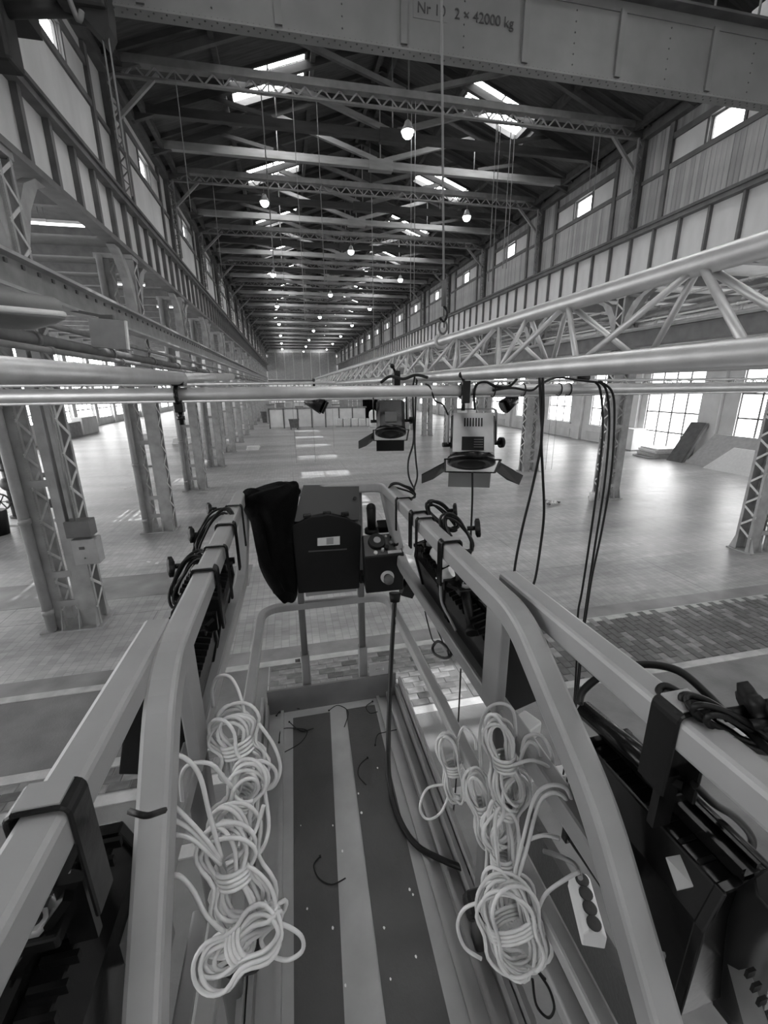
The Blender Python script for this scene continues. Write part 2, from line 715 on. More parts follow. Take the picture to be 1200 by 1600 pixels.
def wall_window(xp, yc, w, z0, z1, cols, rows, inward, panes=True, mat='pane_wall', frame_mat='steel_lt'):
    """a framed window in a wall of constant x; every pane a part when panes is set"""
    win_no[0] += 1
    f = .05
    nm = 'window_%d' % win_no[0]
    mb = MB()
    y0, y1 = yc - w / 2, yc + w / 2
    mb.mm(xp - .04, xp + .04, y0, y0 + f, z0, z1).mm(xp - .04, xp + .04, y1 - f, y1, z0, z1)
    mb.mm(xp - .04, xp + .04, y0 + f, y1 - f, z0, z0 + f).mm(xp - .04, xp + .04, y0 + f, y1 - f, z1 - f, z1)
    o = mb.build(nm, frame_mat, kind='structure')
    if cols * rows == 1 or not panes:
        MB().mm(xp + inward * -.02, xp + inward * -.03, y0 + f, y1 - f, z0 + f, z1 - f).build('pane', mat, o)
        if cols * rows > 1:
            mb = MB()
            for i in range(1, cols):
                yy = y0 + w * i / cols
                mb.mm(xp - .03, xp + .03, yy - .06, yy + .06, z0 + f, z1 - f)
            for i in range(1, rows):
                zz = z0 + (z1 - z0) * i / rows
                mb.mm(xp - .025, xp + .025, y0 + f, y1 - f, zz - .06, zz + .06)
            mb.build('muntins', frame_mat, o)
    else:
        pw, ph = w / cols, (z1 - z0) / rows
        me = MB().mm(-.005, .005, -pw / 2 + .022, pw / 2 - .022, -ph / 2 + .022, ph / 2 - .022).mesh('pane', M[mat])
        for i in range(cols):
            for j in range(rows):
                inst('pane', me, o, (xp - inward * .02, y0 + pw * (i + .5), z0 + ph * (j + .5)))
        for i in range(1, cols):
            yy = y0 + w * i / cols
            MB().mm(xp - .03, xp + .03, yy - .045, yy + .045, z0 + f, z1 - f).build('muntin', frame_mat, o)
        for i in range(1, rows):
            zz = z0 + (z1 - z0) * i / rows
            MB().mm(xp - .024, xp + .024, y0 + f, y1 - f, zz - .045, zz + .045).build('muntin', frame_mat, o)
    return o


# ---- upper walls
bays = list(range(K0, K1 + 1))
holes = [(ky(k + .5) - .5, ky(k + .5) + .5, 11.0, 11.62) for k in bays]
wall_left = x_wall('wall_left', WL - .16, WL, YB, YF, 9.42, 12.45, holes, 'plaster')
wall_right = x_wall('wall_right', WR, WR + .16, YB, YF, 9.42, 12.45, holes, 'board_a')
for sgn, wall, X in ((-1, wall_left, WL), (1, wall_right, WR)):
    q = -sgn                                             # towards the hall
    post_m = MB().mm(0, q * .09, -.085, .085, 9.42, 12.1).mesh('post', M['rail'])
    sill_m = MB().mm(0, q * .075, -1.75, 1.75, 10.85, 10.99).mesh('sill', M['rail'])
    head_m = MB().mm(0, q * .075, -1.75, 1.75, 11.63, 11.8).mesh('head_rail', M['rail'])
    mid_m = MB().mm(0, q * .07, -.5, .5, 10.82, 10.93).mesh('rail', M['rail'])
    pan_m = MB().mm(0, q * .03, -.53, .53, 11.0, 11.62).mesh('blank_panel', M['plaster_lt' if sgn > 0 else 'plaster'])
    jamb_m = MB().mm(0, q * .06, -.04, .04, 11.0, 11.62).mesh('jamb', M['rail'])
    for k in bays:
        c = ky(k + .5)
        for d in (-1.83, 1.83):
            inst('post', post_m, wall, (X, c + d, 0))
        inst('sill', sill_m, wall, (X, c, 0))
        inst('head_rail', head_m, wall, (X, c, 0))
        for d in (-2.42, 2.42):
            inst('rail', mid_m, wall, (X, c + d, 0))
        for d in (-1.14, 1.14):
            inst('blank_panel', pan_m, wall, (X, c + d, 0))
        for d in (-.56, .56):
            inst('jamb', jamb_m, wall, (X, c + d, 0))
    if sgn > 0:
        pl = [MB().mm(0, -.028, -.079, .079, 9.46, 10.85).mesh('plank', M[t]) for t in ('board_a', 'board_b', 'board_b')]
        ps = [MB().mm(0, -.028, -.079, .079, 10.95, 12.1).mesh('plank', M[t]) for t in ('board_a', 'board_b')]
        far = MB()
        for k in bays:
            for i in range(36):
                yy = ky(k) + .083 + i * .1655
                if abs(yy - ky(k)) < .14 or abs(yy - ky(k + 1)) < .14:
                    continue
                dx = rnd.uniform(0, .012)
                edge = i < 7 or i > 28
                if 0 <= k < 5:
                    inst('plank', rnd.choice(pl), wall, (X + dx, yy, 0))
                    if edge:
                        inst('plank', rnd.choice(ps), wall, (X + dx, yy, 0))
                elif k >= 5:
                    far.mm(X + dx, X + dx - .028, yy - .079, yy + .079, 9.46, 10.85)
                    if edge:
                        far.mm(X + dx, X + dx - .028, yy - .079, yy + .079, 10.95, 12.1)
        far.build('planks', 'board_b', wall, kind='stuff')
    else:
        pm = MB().mm(0, .025, -1.72, 1.72, 9.48, 10.84).mesh('panel', M['plaster'])
        pn = MB().mm(0, .025, -.5, .5, 9.48, 10.8).mesh('panel', M['plaster'])
        for k in bays:
            inst('panel', pm, wall, (X, ky(k + .5), 0))
            for d in (-2.42, 2.42):
                inst('panel', pn, wall, (X, ky(k + .5) + d, 0))
    for k in bays:
        wall_window(X + sgn * .06, ky(k + .5), 1.0, 11.0, 11.62, 1, 1, q, frame_mat='rail')
MB().mm(WL - .1, WL + .22, YB, YF, 12.12, 12.4).build('trim_1', 'steel_dk', kind='structure')
MB().mm(WR - .22, WR + .1, YB, YF, 12.12, 12.4).build('trim_2', 'steel_dk', kind='structure')

# ---- roof: two boarded slopes with openings, purlins, roof windows
SU0, SU1, SHALF, SDY = 2.75, 5.1, .82, -.5
ceil_ = MB()
EU = XM - (WL - .3)
for sg in (-1, 1):
    def quad(u0, u1, ya, yb):
        P = []
        for u, y in ((u0, ya), (u1, ya), (u1, yb), (u0, yb)):
            P.append((XM + sg * u, y, 15.2 - .348 * u))
        ceil_.prism(P, (0, 0, .12))
    quad(0, SU0, YB, YF)
    quad(SU1, EU, YB, YF)
    y = YB
    for k in bays:
        c = ky(k + .5) + SDY
        if c - SHALF > y:
            quad(SU0, SU1, y, c - SHALF)
        y = c + SHALF
    quad(SU0, SU1, y, YF)
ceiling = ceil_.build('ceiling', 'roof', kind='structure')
for sg in (-1, 1):
    for u in (.25, 2.55, 5.3, 7.6):
        xx = XM + sg * u
        MB().mm(xx - .07, xx + .07, YB, YF, roofz(xx) - .24, roofz(xx) - .01).build('purlin', 'timber_dk', ceiling)
    # close-set rafters that carry the boards
    rm = MB()
    rm.beam((XM, 0, 15.2 - .07), (XM + sg * EU, 0, 15.2 - .348 * EU - .07), .08, .13)
    rmesh = rm.mesh('rafter', M['timber_dk'])
    for k in bays:
        for t in (1 / 3., 2 / 3.):
            yy = ky(k) + BAY * t + 1.6
            if yy < 70:
                inst('rafter', rmesh, ceiling, (0, yy, 0))
sl = math.atan(.348)
for k in bays:
    for sg in (-1, 1):
        win_no[0] += 1
        c = ky(k + .5) + SDY

        def P(u, y, dz=0.0):
            return Vector((XM + sg * u, y, 15.2 - .348 * u + dz))
        fr = MB()
        for a, b in (((SU0, c - SHALF), (SU1, c - SHALF)), ((SU0, c + SHALF), (SU1, c + SHALF)), ((SU0, c - SHALF), (SU0, c + SHALF)), ((SU1, c - SHALF), (SU1, c + SHALF))):
            fr.beam(P(*a, .05), P(*b, .05), .07, .26)
        o = fr.build('window_%d' % win_no[0], 'timber_dk', kind='structure')
        for j in range(2):
            for i in range(3):
                ua, ub = SU0 + (SU1 - SU0) * j / 2 + .03, SU0 + (SU1 - SU0) * (j + 1) / 2 - .03
                ya, yb = c - SHALF + 2 * SHALF * i / 3 + .02, c - SHALF + 2 * SHALF * (i + 1) / 3 - .02
                MB().prism([P(ua, ya, .1), P(ub, ya, .1), P(ub, yb, .1), P(ua, yb, .1)], (0, 0, .012)).build('pane', 'pane_roof', o)
        gb = MB()
        for i in (1, 2):
            y = c - SHALF + 2 * SHALF * i / 3
            gb.beam(P(SU0, y, .1), P(SU1, y, .1), .04, .06)
        gb.beam(P((SU0 + SU1) / 2, c - SHALF, .09), P((SU0 + SU1) / 2, c + SHALF, .09), .06, .07)
        gb.build('glazing_bars', 'timber_lt', o)

# ---- side aisles: roofs and outer walls with tall windows
AX = 24.0
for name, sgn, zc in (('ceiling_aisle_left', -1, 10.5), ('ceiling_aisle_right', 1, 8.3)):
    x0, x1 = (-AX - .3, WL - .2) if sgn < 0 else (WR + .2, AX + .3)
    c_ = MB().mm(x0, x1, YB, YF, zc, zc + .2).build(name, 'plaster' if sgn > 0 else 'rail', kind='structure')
    bmesh_ = MB().mm(x0 + .3, x1 - .1, -.12, .12, zc - .4, zc).mesh('beam', M['rail'])
    for k in range(-2, 12):
        inst('beam', bmesh_, c_, (0, ky(k), 0))
        inst('beam', bmesh_, c_, (0, ky(k + .5), 0))
for nm, sgn in (('wall_outer_left', -1), ('wall_outer_right', 1)):
    hs = []
    for k in bays:
        w = 4.0 if (sgn > 0 and k == 2) else (3.3 if sgn > 0 else 4.9)
        z0 = .12 if (sgn > 0 and k == 2) else (1.3 if sgn > 0 else .9)
        hs.append((ky(k + .5) - w / 2, ky(k + .5) + w / 2, z0, 5.2 if sgn > 0 else 9.4))
    a, b = (-AX - .3, -AX) if sgn < 0 else (AX, AX + .3)
    w_ = x_wall(nm, a, b, YB, YF, 0, 8.4 if sgn > 0 else 10.6, hs, 'plaster_lt')
    for h in hs:
        c = (h[0] + h[1]) / 2
        near = sgn > 0 and 0 <= ky(c) and 10 < c < 45
        wall_window(sgn * (AX + .12), c, h[1] - h[0], h[2], h[3], 4 if h[2] < 1 else 3, (7 if sgn < 0 else 4) if h[2] < 1 else 3, -sgn, panes=near, frame_mat='rail')
    for k in range(-2, 14):
        MB().mm(sgn * AX, sgn * (AX - .25), ky(k) - .45, ky(k) + .45, 0, 8.3 if sgn > 0 else 10.4).build('pilaster', 'plaster_lt', w_)
        if k >= 0 and not (sgn > 0 and k == 2):
            if sgn > 0:
                MB().mm(sgn * AX, sgn * (AX - .12), ky(k + .5) - 1.9, ky(k + .5) + 1.9, 1.18, 1.3).build('sill', 'plaster_lt', w_)
            MB().mm(sgn * AX, sgn * (AX - .07), ky(k + .5) - 1.9, ky(k + .5) + 1.9, .1, .75).build('radiator_panel', 'plaster', w_)

# ---- end walls
def y_wall(name, y, th, mat, zcut=None):
    mb = MB()
    mb.prism([(-AX, y, 0), (AX, y, 0), (AX, y, 8.5), (WR + .2, y, 8.5), (WR + .2, y, 12.4), (XM, y, 15.3), (WL - .2, y, 12.4), (WL - .2, y, 10.5), (-AX, y, 10.5)], (0, th, 0))
    return mb.build(name, mat, kind='structure')


wall_far = y_wall('wall_far', YF, .3, 'plaster')
for i in range(8):
    xx = WL + 1.0 + i * 2.0
    MB().mm(xx - .92, xx + .92, YF - .06, YF, 6.3, 12.1).build('panel', 'steel_lt', wall_far)
MB().mm(WL, WR, YF - .9, YF - .06, 5.75, 6.05).build('gallery_beam', 'steel_dk', wall_far)
for i in range(8):
    xx = WL + 1.0 + i * 2.0
    win_no[0] += 1
    o = MB().mm(xx - .95, xx + .95, YF - .1, YF - .02, .9, 5.2).build('window_%d' % win_no[0], 'rail', kind='structure')
    for a in (-.47, .47):
        for j in range(3):
            MB().mm(xx + a - .43, xx + a + .43, YF - .13, YF - .105, 1.0 + j * 1.4, 2.34 + j * 1.4).build('pane', 'pane_dim', o)
wall_back = y_wall('wall_back', YB - .3, .3, 'plaster_lt')
for i in range(7):  # glowing windows added behind the camera to light surfaces facing it
    xx = WL + 1.2 + i * 2.3
    win_no[0] += 1
    o = MB().mm(xx - 1.0, xx + 1.0, YB, YB + .08, 3.0, 9.0).build('window_%d' % win_no[0], 'rail', kind='structure')
    for a in (-.5, .5):
        for j in range(3):
            MB().mm(xx + a - .45, xx + a + .45, YB + .085, YB + .1, 3.1 + j * 1.95, 4.95 + j * 1.95).build('pane', 'pane_back_fill', o)


# ------------------------------------------------------------------ runway girders (ribbed plate walls the big crane runs on)
def runway(name, sgn, zb, label):
    X = WL if sgn < 0 else WR
    q = -sgn
    g = thing(name, label, 'crane girder', (X, 0, 0))
    mb = MB().mm(X - q * .02, X + q * .2, YB, YF, 9.3, 9.42)
    mb.build('top_flange', 'rail', g)
    MB().mm(X + q * .2, X + q * .26, YB, YF, 9.42, 9.5).build('crane_rail', 'steel_dk', g)
    MB().mm(X - q * .16, X + q * .17, YB, YF, zb - .06, zb + .06).build('bottom_flange', 'rail', g)
    pm = MB().mm(0, -q * .05, -.48, .48, zb + .05, 9.3).mesh('web_panel', M['plaster'])
    sw = .06 if sgn < 0 else .035
    sm = MB().mm(0, q * .11, -sw, sw, zb + .06, 9.3).mesh('stiffener', M['rail'])
    fp, fs = MB(), MB()
    n = int((YF - YB) / (BAY / 6))
    for i in range(-138, n):
        yy = Y0 + BAY / 6 * (i + .5)
        if yy < -6 or yy > YF - .5:
            continue
        if yy < 55:
            inst('web_panel', pm, g, (0, yy, 0))
            inst('stiffener', sm, g, (0, yy - BAY / 12, 0))
        else:
            fp.mm(X, X - q * .05, yy - .48, yy + .48, zb + .05, 9.3)
            fs.mm(X, X + q * .11, yy - BAY / 12 - .06, yy - BAY / 12 + .06, zb + .06, 9.3)
    fp.build('web_panels', 'plaster', g, kind='stuff')
    fs.build('stiffeners', 'rail', g, kind='stuff')
    return g


runway_l = runway('runway_girder', -1, 8.1, 'long ribbed plate girder of pale panels carried on arched brackets')
runway_r = runway('runway_girder', 1, 7.6, 'long ribbed plate girder of pale panels below the plank-clad wall')


# ------------------------------------------------------------------ lattice columns
def lacing_meshes(dy, dz, q):
    a = MB().beam((0, -dy, 0), (0, dy, dz), .055, .012, up=(1, 0, 0)).mesh('lacing_bar', M['lacing'])
    b = MB().beam((0, dy, 0), (0, -dy, dz), .055, .012, up=(1, 0, 0)).mesh('lacing_bar', M['lacing'])
    return a, b


def column(sgn, near, label, group):
    """origin on the floor at the hall-side face; q points into the hall"""
    q = -sgn
    t = thing('lattice_column', label, 'column', (0, 0, 0), group)
    top = 8.05 if sgn < 0 else 7.55
    DY = .2
    for x0, w in ((0.0, .34), (-.6, .3)):
        xa, xb = (x0 - w) * q, x0 * q
        for yy in (-DY, DY):
            mb = MB().mm(xa, xb, yy - .014, yy + .014, .02, top)
            for xx in (xa, xb):
                mb.mm(xx - .012, xx + .012, yy, yy - .07 * (1 if yy > 0 else -1), .02, top)
            mb.build('leg', 'col_steel', t)
        nb = int((top - .5) / .3)
        am, bm2 = lacing_meshes(DY, .3, q)
        far = MB()
        for j in range(nb):
            z = .4 + j * .3
            if near:
                inst('lacing_bar', (am, bm2)[j % 2], t, (xb + q * .006, 0, z))
            else:
                s_ = 1 if j % 2 == 0 else -1
                far.beam((xb + q * .006, -DY * s_, z), (xb + q * .006, DY * s_, z + .3), .06, .012, up=(1, 0, 0))
            s_ = 1 if j % 2 == 0 else -1
            far.beam((xa - q * .006, -DY * s_, z), (xa - q * .006, DY * s_, z + .3), .06, .012, up=(1, 0, 0))
        far.build('lacing', 'lacing', t, kind='stuff')
    # feet and ties
    MB().mm(-1.0 * q, .08 * q, -.34, .34, 0, .03).build('base_plate', 'col_steel', t)
    for yy in (-.22, .22):
        sy = 1 if yy > 0 else -1
        mb = MB()
        for xx in (-.02 * q, -.32 * q, -.62 * q, -.88 * q):
            mb.prism([(xx, yy, .03), (xx, yy + sy * .12, .03), (xx, yy, .42)], (.015, 0, 0))
        mb.build('foot_gusset', 'col_steel', t)
    for z in (.55, 1.15, 2.9, 4.6, 6.2):
        MB().mm(-.64 * q, -.3 * q, -DY - .02, -DY + .02, z - .06, z + .06).build('tie_plate', 'steel_lt', t)
    # arched brackets to the girder above
    for sy in (-1, 1):
        P = []
        R0 = 1.15
        for j in range(7):
            a = math.radians(90 * j / 6)
            P.append((0, sy * (.2 + R0 * (1 - math.cos(a))), top - 1.45 + 1.45 * math.sin(a)))
        Q = [(0, sy * .2, top - 1.75)]
        outer = P
        inner = [(0, sy * (.2 + max(0, (abs(p[1]) - .2) - .0)), p[2] - .38 + .38 * (i_ / 6.0) ** 2) for i_, p in enumerate(P)]
        for a_, b_, c_, d_ in [(outer[i_], outer[i_ + 1], inner[i_ + 1], inner[i_]) for i_ in range(6)]:
            pass
        mb = MB()
        band = [(0, sy * .2, top - 1.7), (0, sy * .34, top - 1.25), (0, sy * .62, top - .66), (0, sy * 1.0, top - .22), (0, sy * 1.35, top - .06),
                (0, sy * 1.0, top - .06), (0, sy * .55, top - .3), (0, sy * .2, top - .8)]
        mb.prism([(-.24 * q, p[1], p[2]) for p in band], (.2 * q, 0, 0))
        mb.build('bracket', 'col_steel', t)
    MB().mm(-.94 * q, .02 * q, -.26, .26, top - .12, top).build('cap_plate', 'col_steel', t)
    # upper wall post with its lattice and the knee brace to the roof tie
    MB().mm(-.12 * q, .03 * q, -.13, .13, 9.42, 12.2).build('upper_post', 'steel_dk', t)
    ul = MB()
    for j in range(15):
        z = 9.55 + j * .17
        s_ = 1 if j % 2 == 0 else -1
        ul.beam((.05 * q, -.1, z) if s_ > 0 else (.22 * q, -.1, z), (.22 * q, -.1, z + .17) if s_ > 0 else (.05 * q, -.1, z + .17), .03, .02, up=(0, 1, 0))
    ul.mm(.2 * q, .24 * q, -.13, -.05, 9.5, 12.15)
    ul.build('upper_lacing', 'col_steel', t)
    MB().beam((.1 * q, 0, 11.2), (1.25 * q, 0, 12.28), .09, .09).build('knee_brace', 'col_steel', t)
    return t


ROWS = ((-1, XL, 'along the arched-bracket row', 'columns of the row with arched brackets and the valve skid'),
        (1, XR, 'along the tall-window row', 'columns of the row by the tall windows'))
for sgn, X, row, grp in ROWS:
    protos = {}
    for k in range(0, 16):
        near = k < 3
        lab = 'riveted lattice steel column, %s from the lift %s' % (ORD[k], row)
        if near not in protos:
            protos[near] = column(sgn, near, lab, grp)
            o = protos[near]
            o.location = (X, ky(k), 0)
            ORG[o.name] = V(X, ky(k), 0)
        else:
            copy_tree(protos[near], loc=(X, ky(k), 0), label=lab)

# ------------------------------------------------------------------ roof trusses
def lattice_tie(near, label):
    t = thing('lattice_tie', label, 'roof tie', (0, 0, 0), 'steel lattice roof ties')
    MB().mm(WL, WR, -.12, .12, 12.42, 12.6).build('top_chord', 'steel', t)
    MB().mm(WL, WR, -.06, .06, 12.14, 12.19).build('bottom_chord', 'steel', t)
    a = MB().beam((0, -.02, 12.18), (.24, -.02, 12.43), .04, .02, up=(0, 1, 0))
    b = MB().beam((.24, .0, 12.43), (.48, .0, 12.18), .04, .02, up=(0, 1, 0))
    n = int((WR - WL) / .48)
    if near:
        am, bm2 = a.mesh('lacing_bar', M['steel_lt']), b.mesh('lacing_bar', M['steel_lt'])
        for i in range(n):
            inst('lacing_bar', am, t, (WL + .1 + i * .48, 0, 0))
            inst('lacing_bar', bm2, t, (WL + .1 + i * .48, 0, 0))
    else:
        f = MB()
        for i in range(n):
            for s_ in (a, b):
                f.add([(p[0] + WL + .1 + i * .48, p[1], p[2]) for p in s_.v], s_.f)
        f.build('lacing', 'steel', t, kind='stuff')
    for sg in (-1, 1):
        MB().beam((XM, 0, 15.0), (XM + sg * 8.0, 0, 15.0 - .348 * 8.0), .14, .2).build('rafter', 'steel_dk', t)
        MB().beam((XM + sg * .1, 0, 12.6), (XM + sg * 3.8, 0, 13.62), .1, .14).build('strut', 'steel_dk', t)
    MB().cyl((XM, 0, 12.6), (XM, 0, 15.0), .025, n=8).build('king_rod', 'steel_dk', t)
    return t


def timber_truss(tone, label):
    t = thing('timber_truss', label, 'roof truss', (0, 0, 0), 'timber roof trusses')
    m_ = 'timber_lt' if tone else 'timber_dk'  # second truss paler: skylight on its faces is put into the timber colour
    MB().mm(WL, WR, -.1, .1, 12.32, 12.56).build('tie_beam', m_, t)
    for sg in (-1, 1):
        MB().beam((XM, 0, 14.98), (XM + sg * 8.0, 0, 14.98 - .348 * 8.0), .14, .22).build('rafter', 'timber_dk', t)
        MB().beam((XM + sg * .15, 0, 12.6), (XM + sg * 3.7, 0, 13.62), .12, .16).build('strut', 'timber_lt', t)
        MB().cyl((XM + sg * 3.75, 0, 12.5), (XM + sg * 3.75, 0, 13.6), .022, n=8).build('hanger_rod', 'steel_lt', t)
        MB().beam((XM + sg * 3.9, 0, 12.6), (XM + sg * 5.8, 0, 12.95), .1, .12).build('strut', 'timber_dk', t)
    MB().cyl((XM, 0, 12.56), (XM, 0, 14.9), .022, n=8).build('king_rod', 'steel_lt', t)
    MB().mm(XM - .45, XM + .45, -.14, .14, 12.26, 12.62).build('splice_block', m_, t)
    return t


pr = {}
for k in range(-1, 17):
    lab = 'steel roof tie with zigzag lattice, %s beyond the crane bridge' % ORD[k - 1] if k > 0 else 'steel roof tie with zigzag lattice, above and behind the crane bridge, %s' % ('further back' if k < 0 else 'nearer')
    key = ('L', k in (1, 2))
    if key not in pr:
        pr[key] = lattice_tie(key[1], lab)
        pr[key].location.y = ky(k)
    else:
        copy_tree(pr[key], loc=(0, ky(k), 0), label=lab)
    for t_ in (0, 1):
        kk = k
        if k == 16:
            break
        lab = '%s timber roof truss in the %s bay beyond the crane bridge' % (('dark', 'pale')[t_], ORD[k - 1]) if k > 0 else '%s timber roof truss %s the crane bridge' % (('dark', 'pale')[t_], 'close behind' if k == 0 else 'well behind')
        key = ('T', t_)
        yy = ky(k) + BAY * (t_ + 1) / 3
        if key not in pr:
            pr[key] = timber_truss(t_, lab)
            pr[key].location.y = yy
        else:
            copy_tree(pr[key], loc=(0, yy, 0), label=lab)


# ------------------------------------------------------------------ high-bay lamps
def bay_lamp(label):
    t = thing('high_bay_lamp', label, 'lamp', (0, 0, 0), 'glowing high-bay lamps under the roof')
    MB().cyl((0, 0, .2), (0, 0, .69), .012, n=6).build('rod', 'steel_lt', t)
    MB().lathe([(.05, .24), (.09, .2), (.12, .1), (.2, -.02), (.205, -.04), (.19, -.03)], (0, 0, 0), (0, 0, 1), 20).build('shade', 'alu_mat', t)
    MB().ball((0, 0, -.05), .17, 14, 10).build('bulb', 'bulb', t)
    return t


lamp0 = None
for row, xx, ks, nm in ((0, XM, range(1, 16, 2), 'middle'), (1, -.35, range(2, 16, 2), 'arched-bracket side'), (2, 8.4, range(2, 16, 2), 'tall-window side')):
    for i, k in enumerate(ks):
        lab = 'round glowing lamp under the roof, %s of the %s row' % (ORD[i], nm)
        p = (xx, ky(k) + .1, 11.75)
        if lamp0 is None:
            lamp0 = bay_lamp(lab)
            lamp0.location = p
        else:
            copy_tree(lamp0, loc=p, label=lab)


# strip lamps under the aisle roof on the arched-bracket side
for i, (px, py) in enumerate(((36, 347), (97, 351), (205, 445), (222, 400), (262, 480), (275, 470))):
    c = at(px, py, z=9.9)
    if c.x > -4.6:
        c.x = -5.4
    t = thing('strip_lamp', '%s strip lamp under the side aisle roof, counted from the nearest arched bracket' % ORD[i], 'lamp', c, 'strip lamps under the side aisle roof')
    MB().mm(c.x - .7, c.x + .7, c.y - .05, c.y + .05, c.z + .03, c.z + .12).build('housing', 'white', t)
    for dx in (-.5, .5):
        MB().cyl((c.x + dx, c.y, c.z + .1), (c.x + dx, c.y, 10.5), .012, n=6).build('hanger', 'steel', t)
    MB().cyl((c.x - .68, c.y, c.z), (c.x + .68, c.y, c.z), .045).build('tube', 'tube', t)
#==OBJECTS==
# ------------------------------------------------------------------ the big travelling crane
def text_mesh(txt, size, mat, loc, parent, rot=(math.pi / 2, 0, 0), name='lettering', extrude=.004):
    cu = bpy.data.curves.new(name, 'FONT')
    cu.body = txt
    cu.size = size
    cu.extrude = extrude
    tmp = bpy.data.objects.new('tmp_text', cu)
    COL.objects.link(tmp)
    bpy.context.view_layer.update()
    me = bpy.data.meshes.new_from_object(tmp.evaluated_get(bpy.context.evaluated_depsgraph_get()))
    bpy.data.objects.remove(tmp)
    me.materials.clear()
    me.materials.append(M[mat])
    o = inst(name, me, parent, V(loc) - ORG.get(parent.name, Vector()), rot)
    return o


crane = thing('overhead_crane', 'huge riveted plate girder crane bridge with painted load lettering under the roof', 'crane', (XM, 8.6, 9.5))
CY = 8.6
CZ0, CZ1 = 9.72, 10.92
MB().mm(WL + .9, WR - .5, CY, CY + .03, CZ0, CZ1).build('web_plate', 'crane', crane)
MB().mm(WL + .9, WR - .5, CY - .17, CY + .04, CZ0 - .03, CZ0).build('bottom_flange', 'crane', crane)
MB().mm(WL + .9, WR - .5, CY - .016, CY, CZ0, CZ0 + .15).build('bottom_angle', 'crane', crane)
MB().mm(WL + .9, WR - .5, CY - .2, CY + .25, CZ1, CZ1 + .04).build('top_flange', 'steel_dk', crane)
MB().mm(WL + .9, WR - .5, CY - .016, CY, CZ1 - .15, CZ1).build('top_angle', 'crane', crane)
stf = MB().mm(-.055, .055, -.05, 0, CZ0 + .12, CZ1 - .12).mesh('stiffener', M['crane'])
for i, xx in enumerate((-1.68, .27, 2.26, 4.41, 6.26, 8.24, 10.1)):
    inst('stiffener', stf, crane, (xx - XM, 0, -9.5))
riv = MB()
for i in range(170):
    xx = WL + 1.0 + i * .087
    riv.ball((xx, CY - .13 + .07 * (i % 2), CZ0 - .03), .015, 6, 4)
    riv.ball((xx, CY - .016, CZ0 + .09), .012, 6, 4)
for xx in (-.7, 1.26, 3.3, 5.36, 7.3, 9.2):
    for j in range(6):
        riv.ball((xx, CY, CZ0 + .22 + j * .15), .014, 6, 4)
riv.build('rivets', 'steel_dk', crane, kind='stuff')
MB().mm(2.42, 3.0, CY - .006, CY, 10.22, 10.52).build('number_plate', 'crane', crane)
text_mesh('Nr 10', .2, 'label_dk', (2.48, CY - .012, 10.29), crane)
text_mesh('2 \u00d7 42000 kg', .2, 'label_dk', (3.12, CY - .012, 10.29), crane)
rl = MB()
rl.tube([(5.2, CY + .05, CZ1 + .55), (11.4, CY + .05, CZ1 + .55)], .02)
for i in range(7):
    rl.tube([(5.2 + i * 1.0, CY + .05, CZ1 + .04), (5.2 + i * 1.0, CY + .05, CZ1 + .55)], .02)
rl.build('guard_rail', 'steel', crane)
MB().mm(9.3, 9.75, CY - .1, CY + .3, CZ1 + .04, CZ1 + .45).build('lamp_housing', 'white', crane)
MB().mm(10.1, 11.3, CY - .3, CY + .7, CZ1 + .04, CZ1 + .7).build('drive_housing', 'crane_dk', crane)
for X, s_ in ((WL, 1), (WR, -1)):
    MB().mm(X + s_ * .3, X + s_ * .8, CY - 1.2, CY + .6, 9.6, 10.35).build('end_carriage', 'crane_dk', crane)
    for yy in (CY - .9, CY + .3):
        MB().cyl((X + s_ * .2, yy, 9.77), (X + s_ * .3, yy, 9.77), .26).build('wheel', 'crane_dk', crane)
# drive gear hanging at the end of the bridge
MB().mm(-2.62, -2.02, CY - .55, CY - .1, 9.42, 10.3).build('drive_gear', 'crane_dk', crane, bevel=.04)
MB().cyl((-3.5, CY - .3, 9.36), (-2.5, CY - .3, 9.5), .09).build('drive_shaft', 'crane_dk', crane)
MB().mm(-3.66, -3.3, CY - .5, CY - .1, 8.75, 9.6).build('drive_motor', 'crane_dk', crane, bevel=.05)
MB().prism([(-2.6, CY - .5, 9.6), (-2.0, CY - .5, 9.6), (-2.02, CY - .5, 9.25), (-2.12, CY - .5, 9.1), (-2.4, CY - .5, 9.4)], (0, .3, 0)).build('hook_block', 'crane_dk', crane)
MB().tube(smooth_path([(-2.42, CY - .6, 9.75), (-2.44, CY - .62, 9.5), (-2.36, CY - .62, 9.2), (-2.3, CY - .62, 9.3)], 5), .035).build('lifting_hook', 'steel', crane)

# ------------------------------------------------------------------ plumb ropes hanging from the roof
def plumb(px, py, Y, pyb, r, label, mat='steel_dk', ztop=12.6):
    p = at(px, py, y=Y)
    q = at(px, pyb, y=Y)
    zb = max(q.z, .02)
    o = MB().cyl((p.x, Y, zb), (p.x, Y, ztop), r, n=6).build('hanging_rope', mat, loc=(p.x, Y, zb))
    tag(o, label, 'rope', 'thin ropes hanging from the roof ties')
    return o


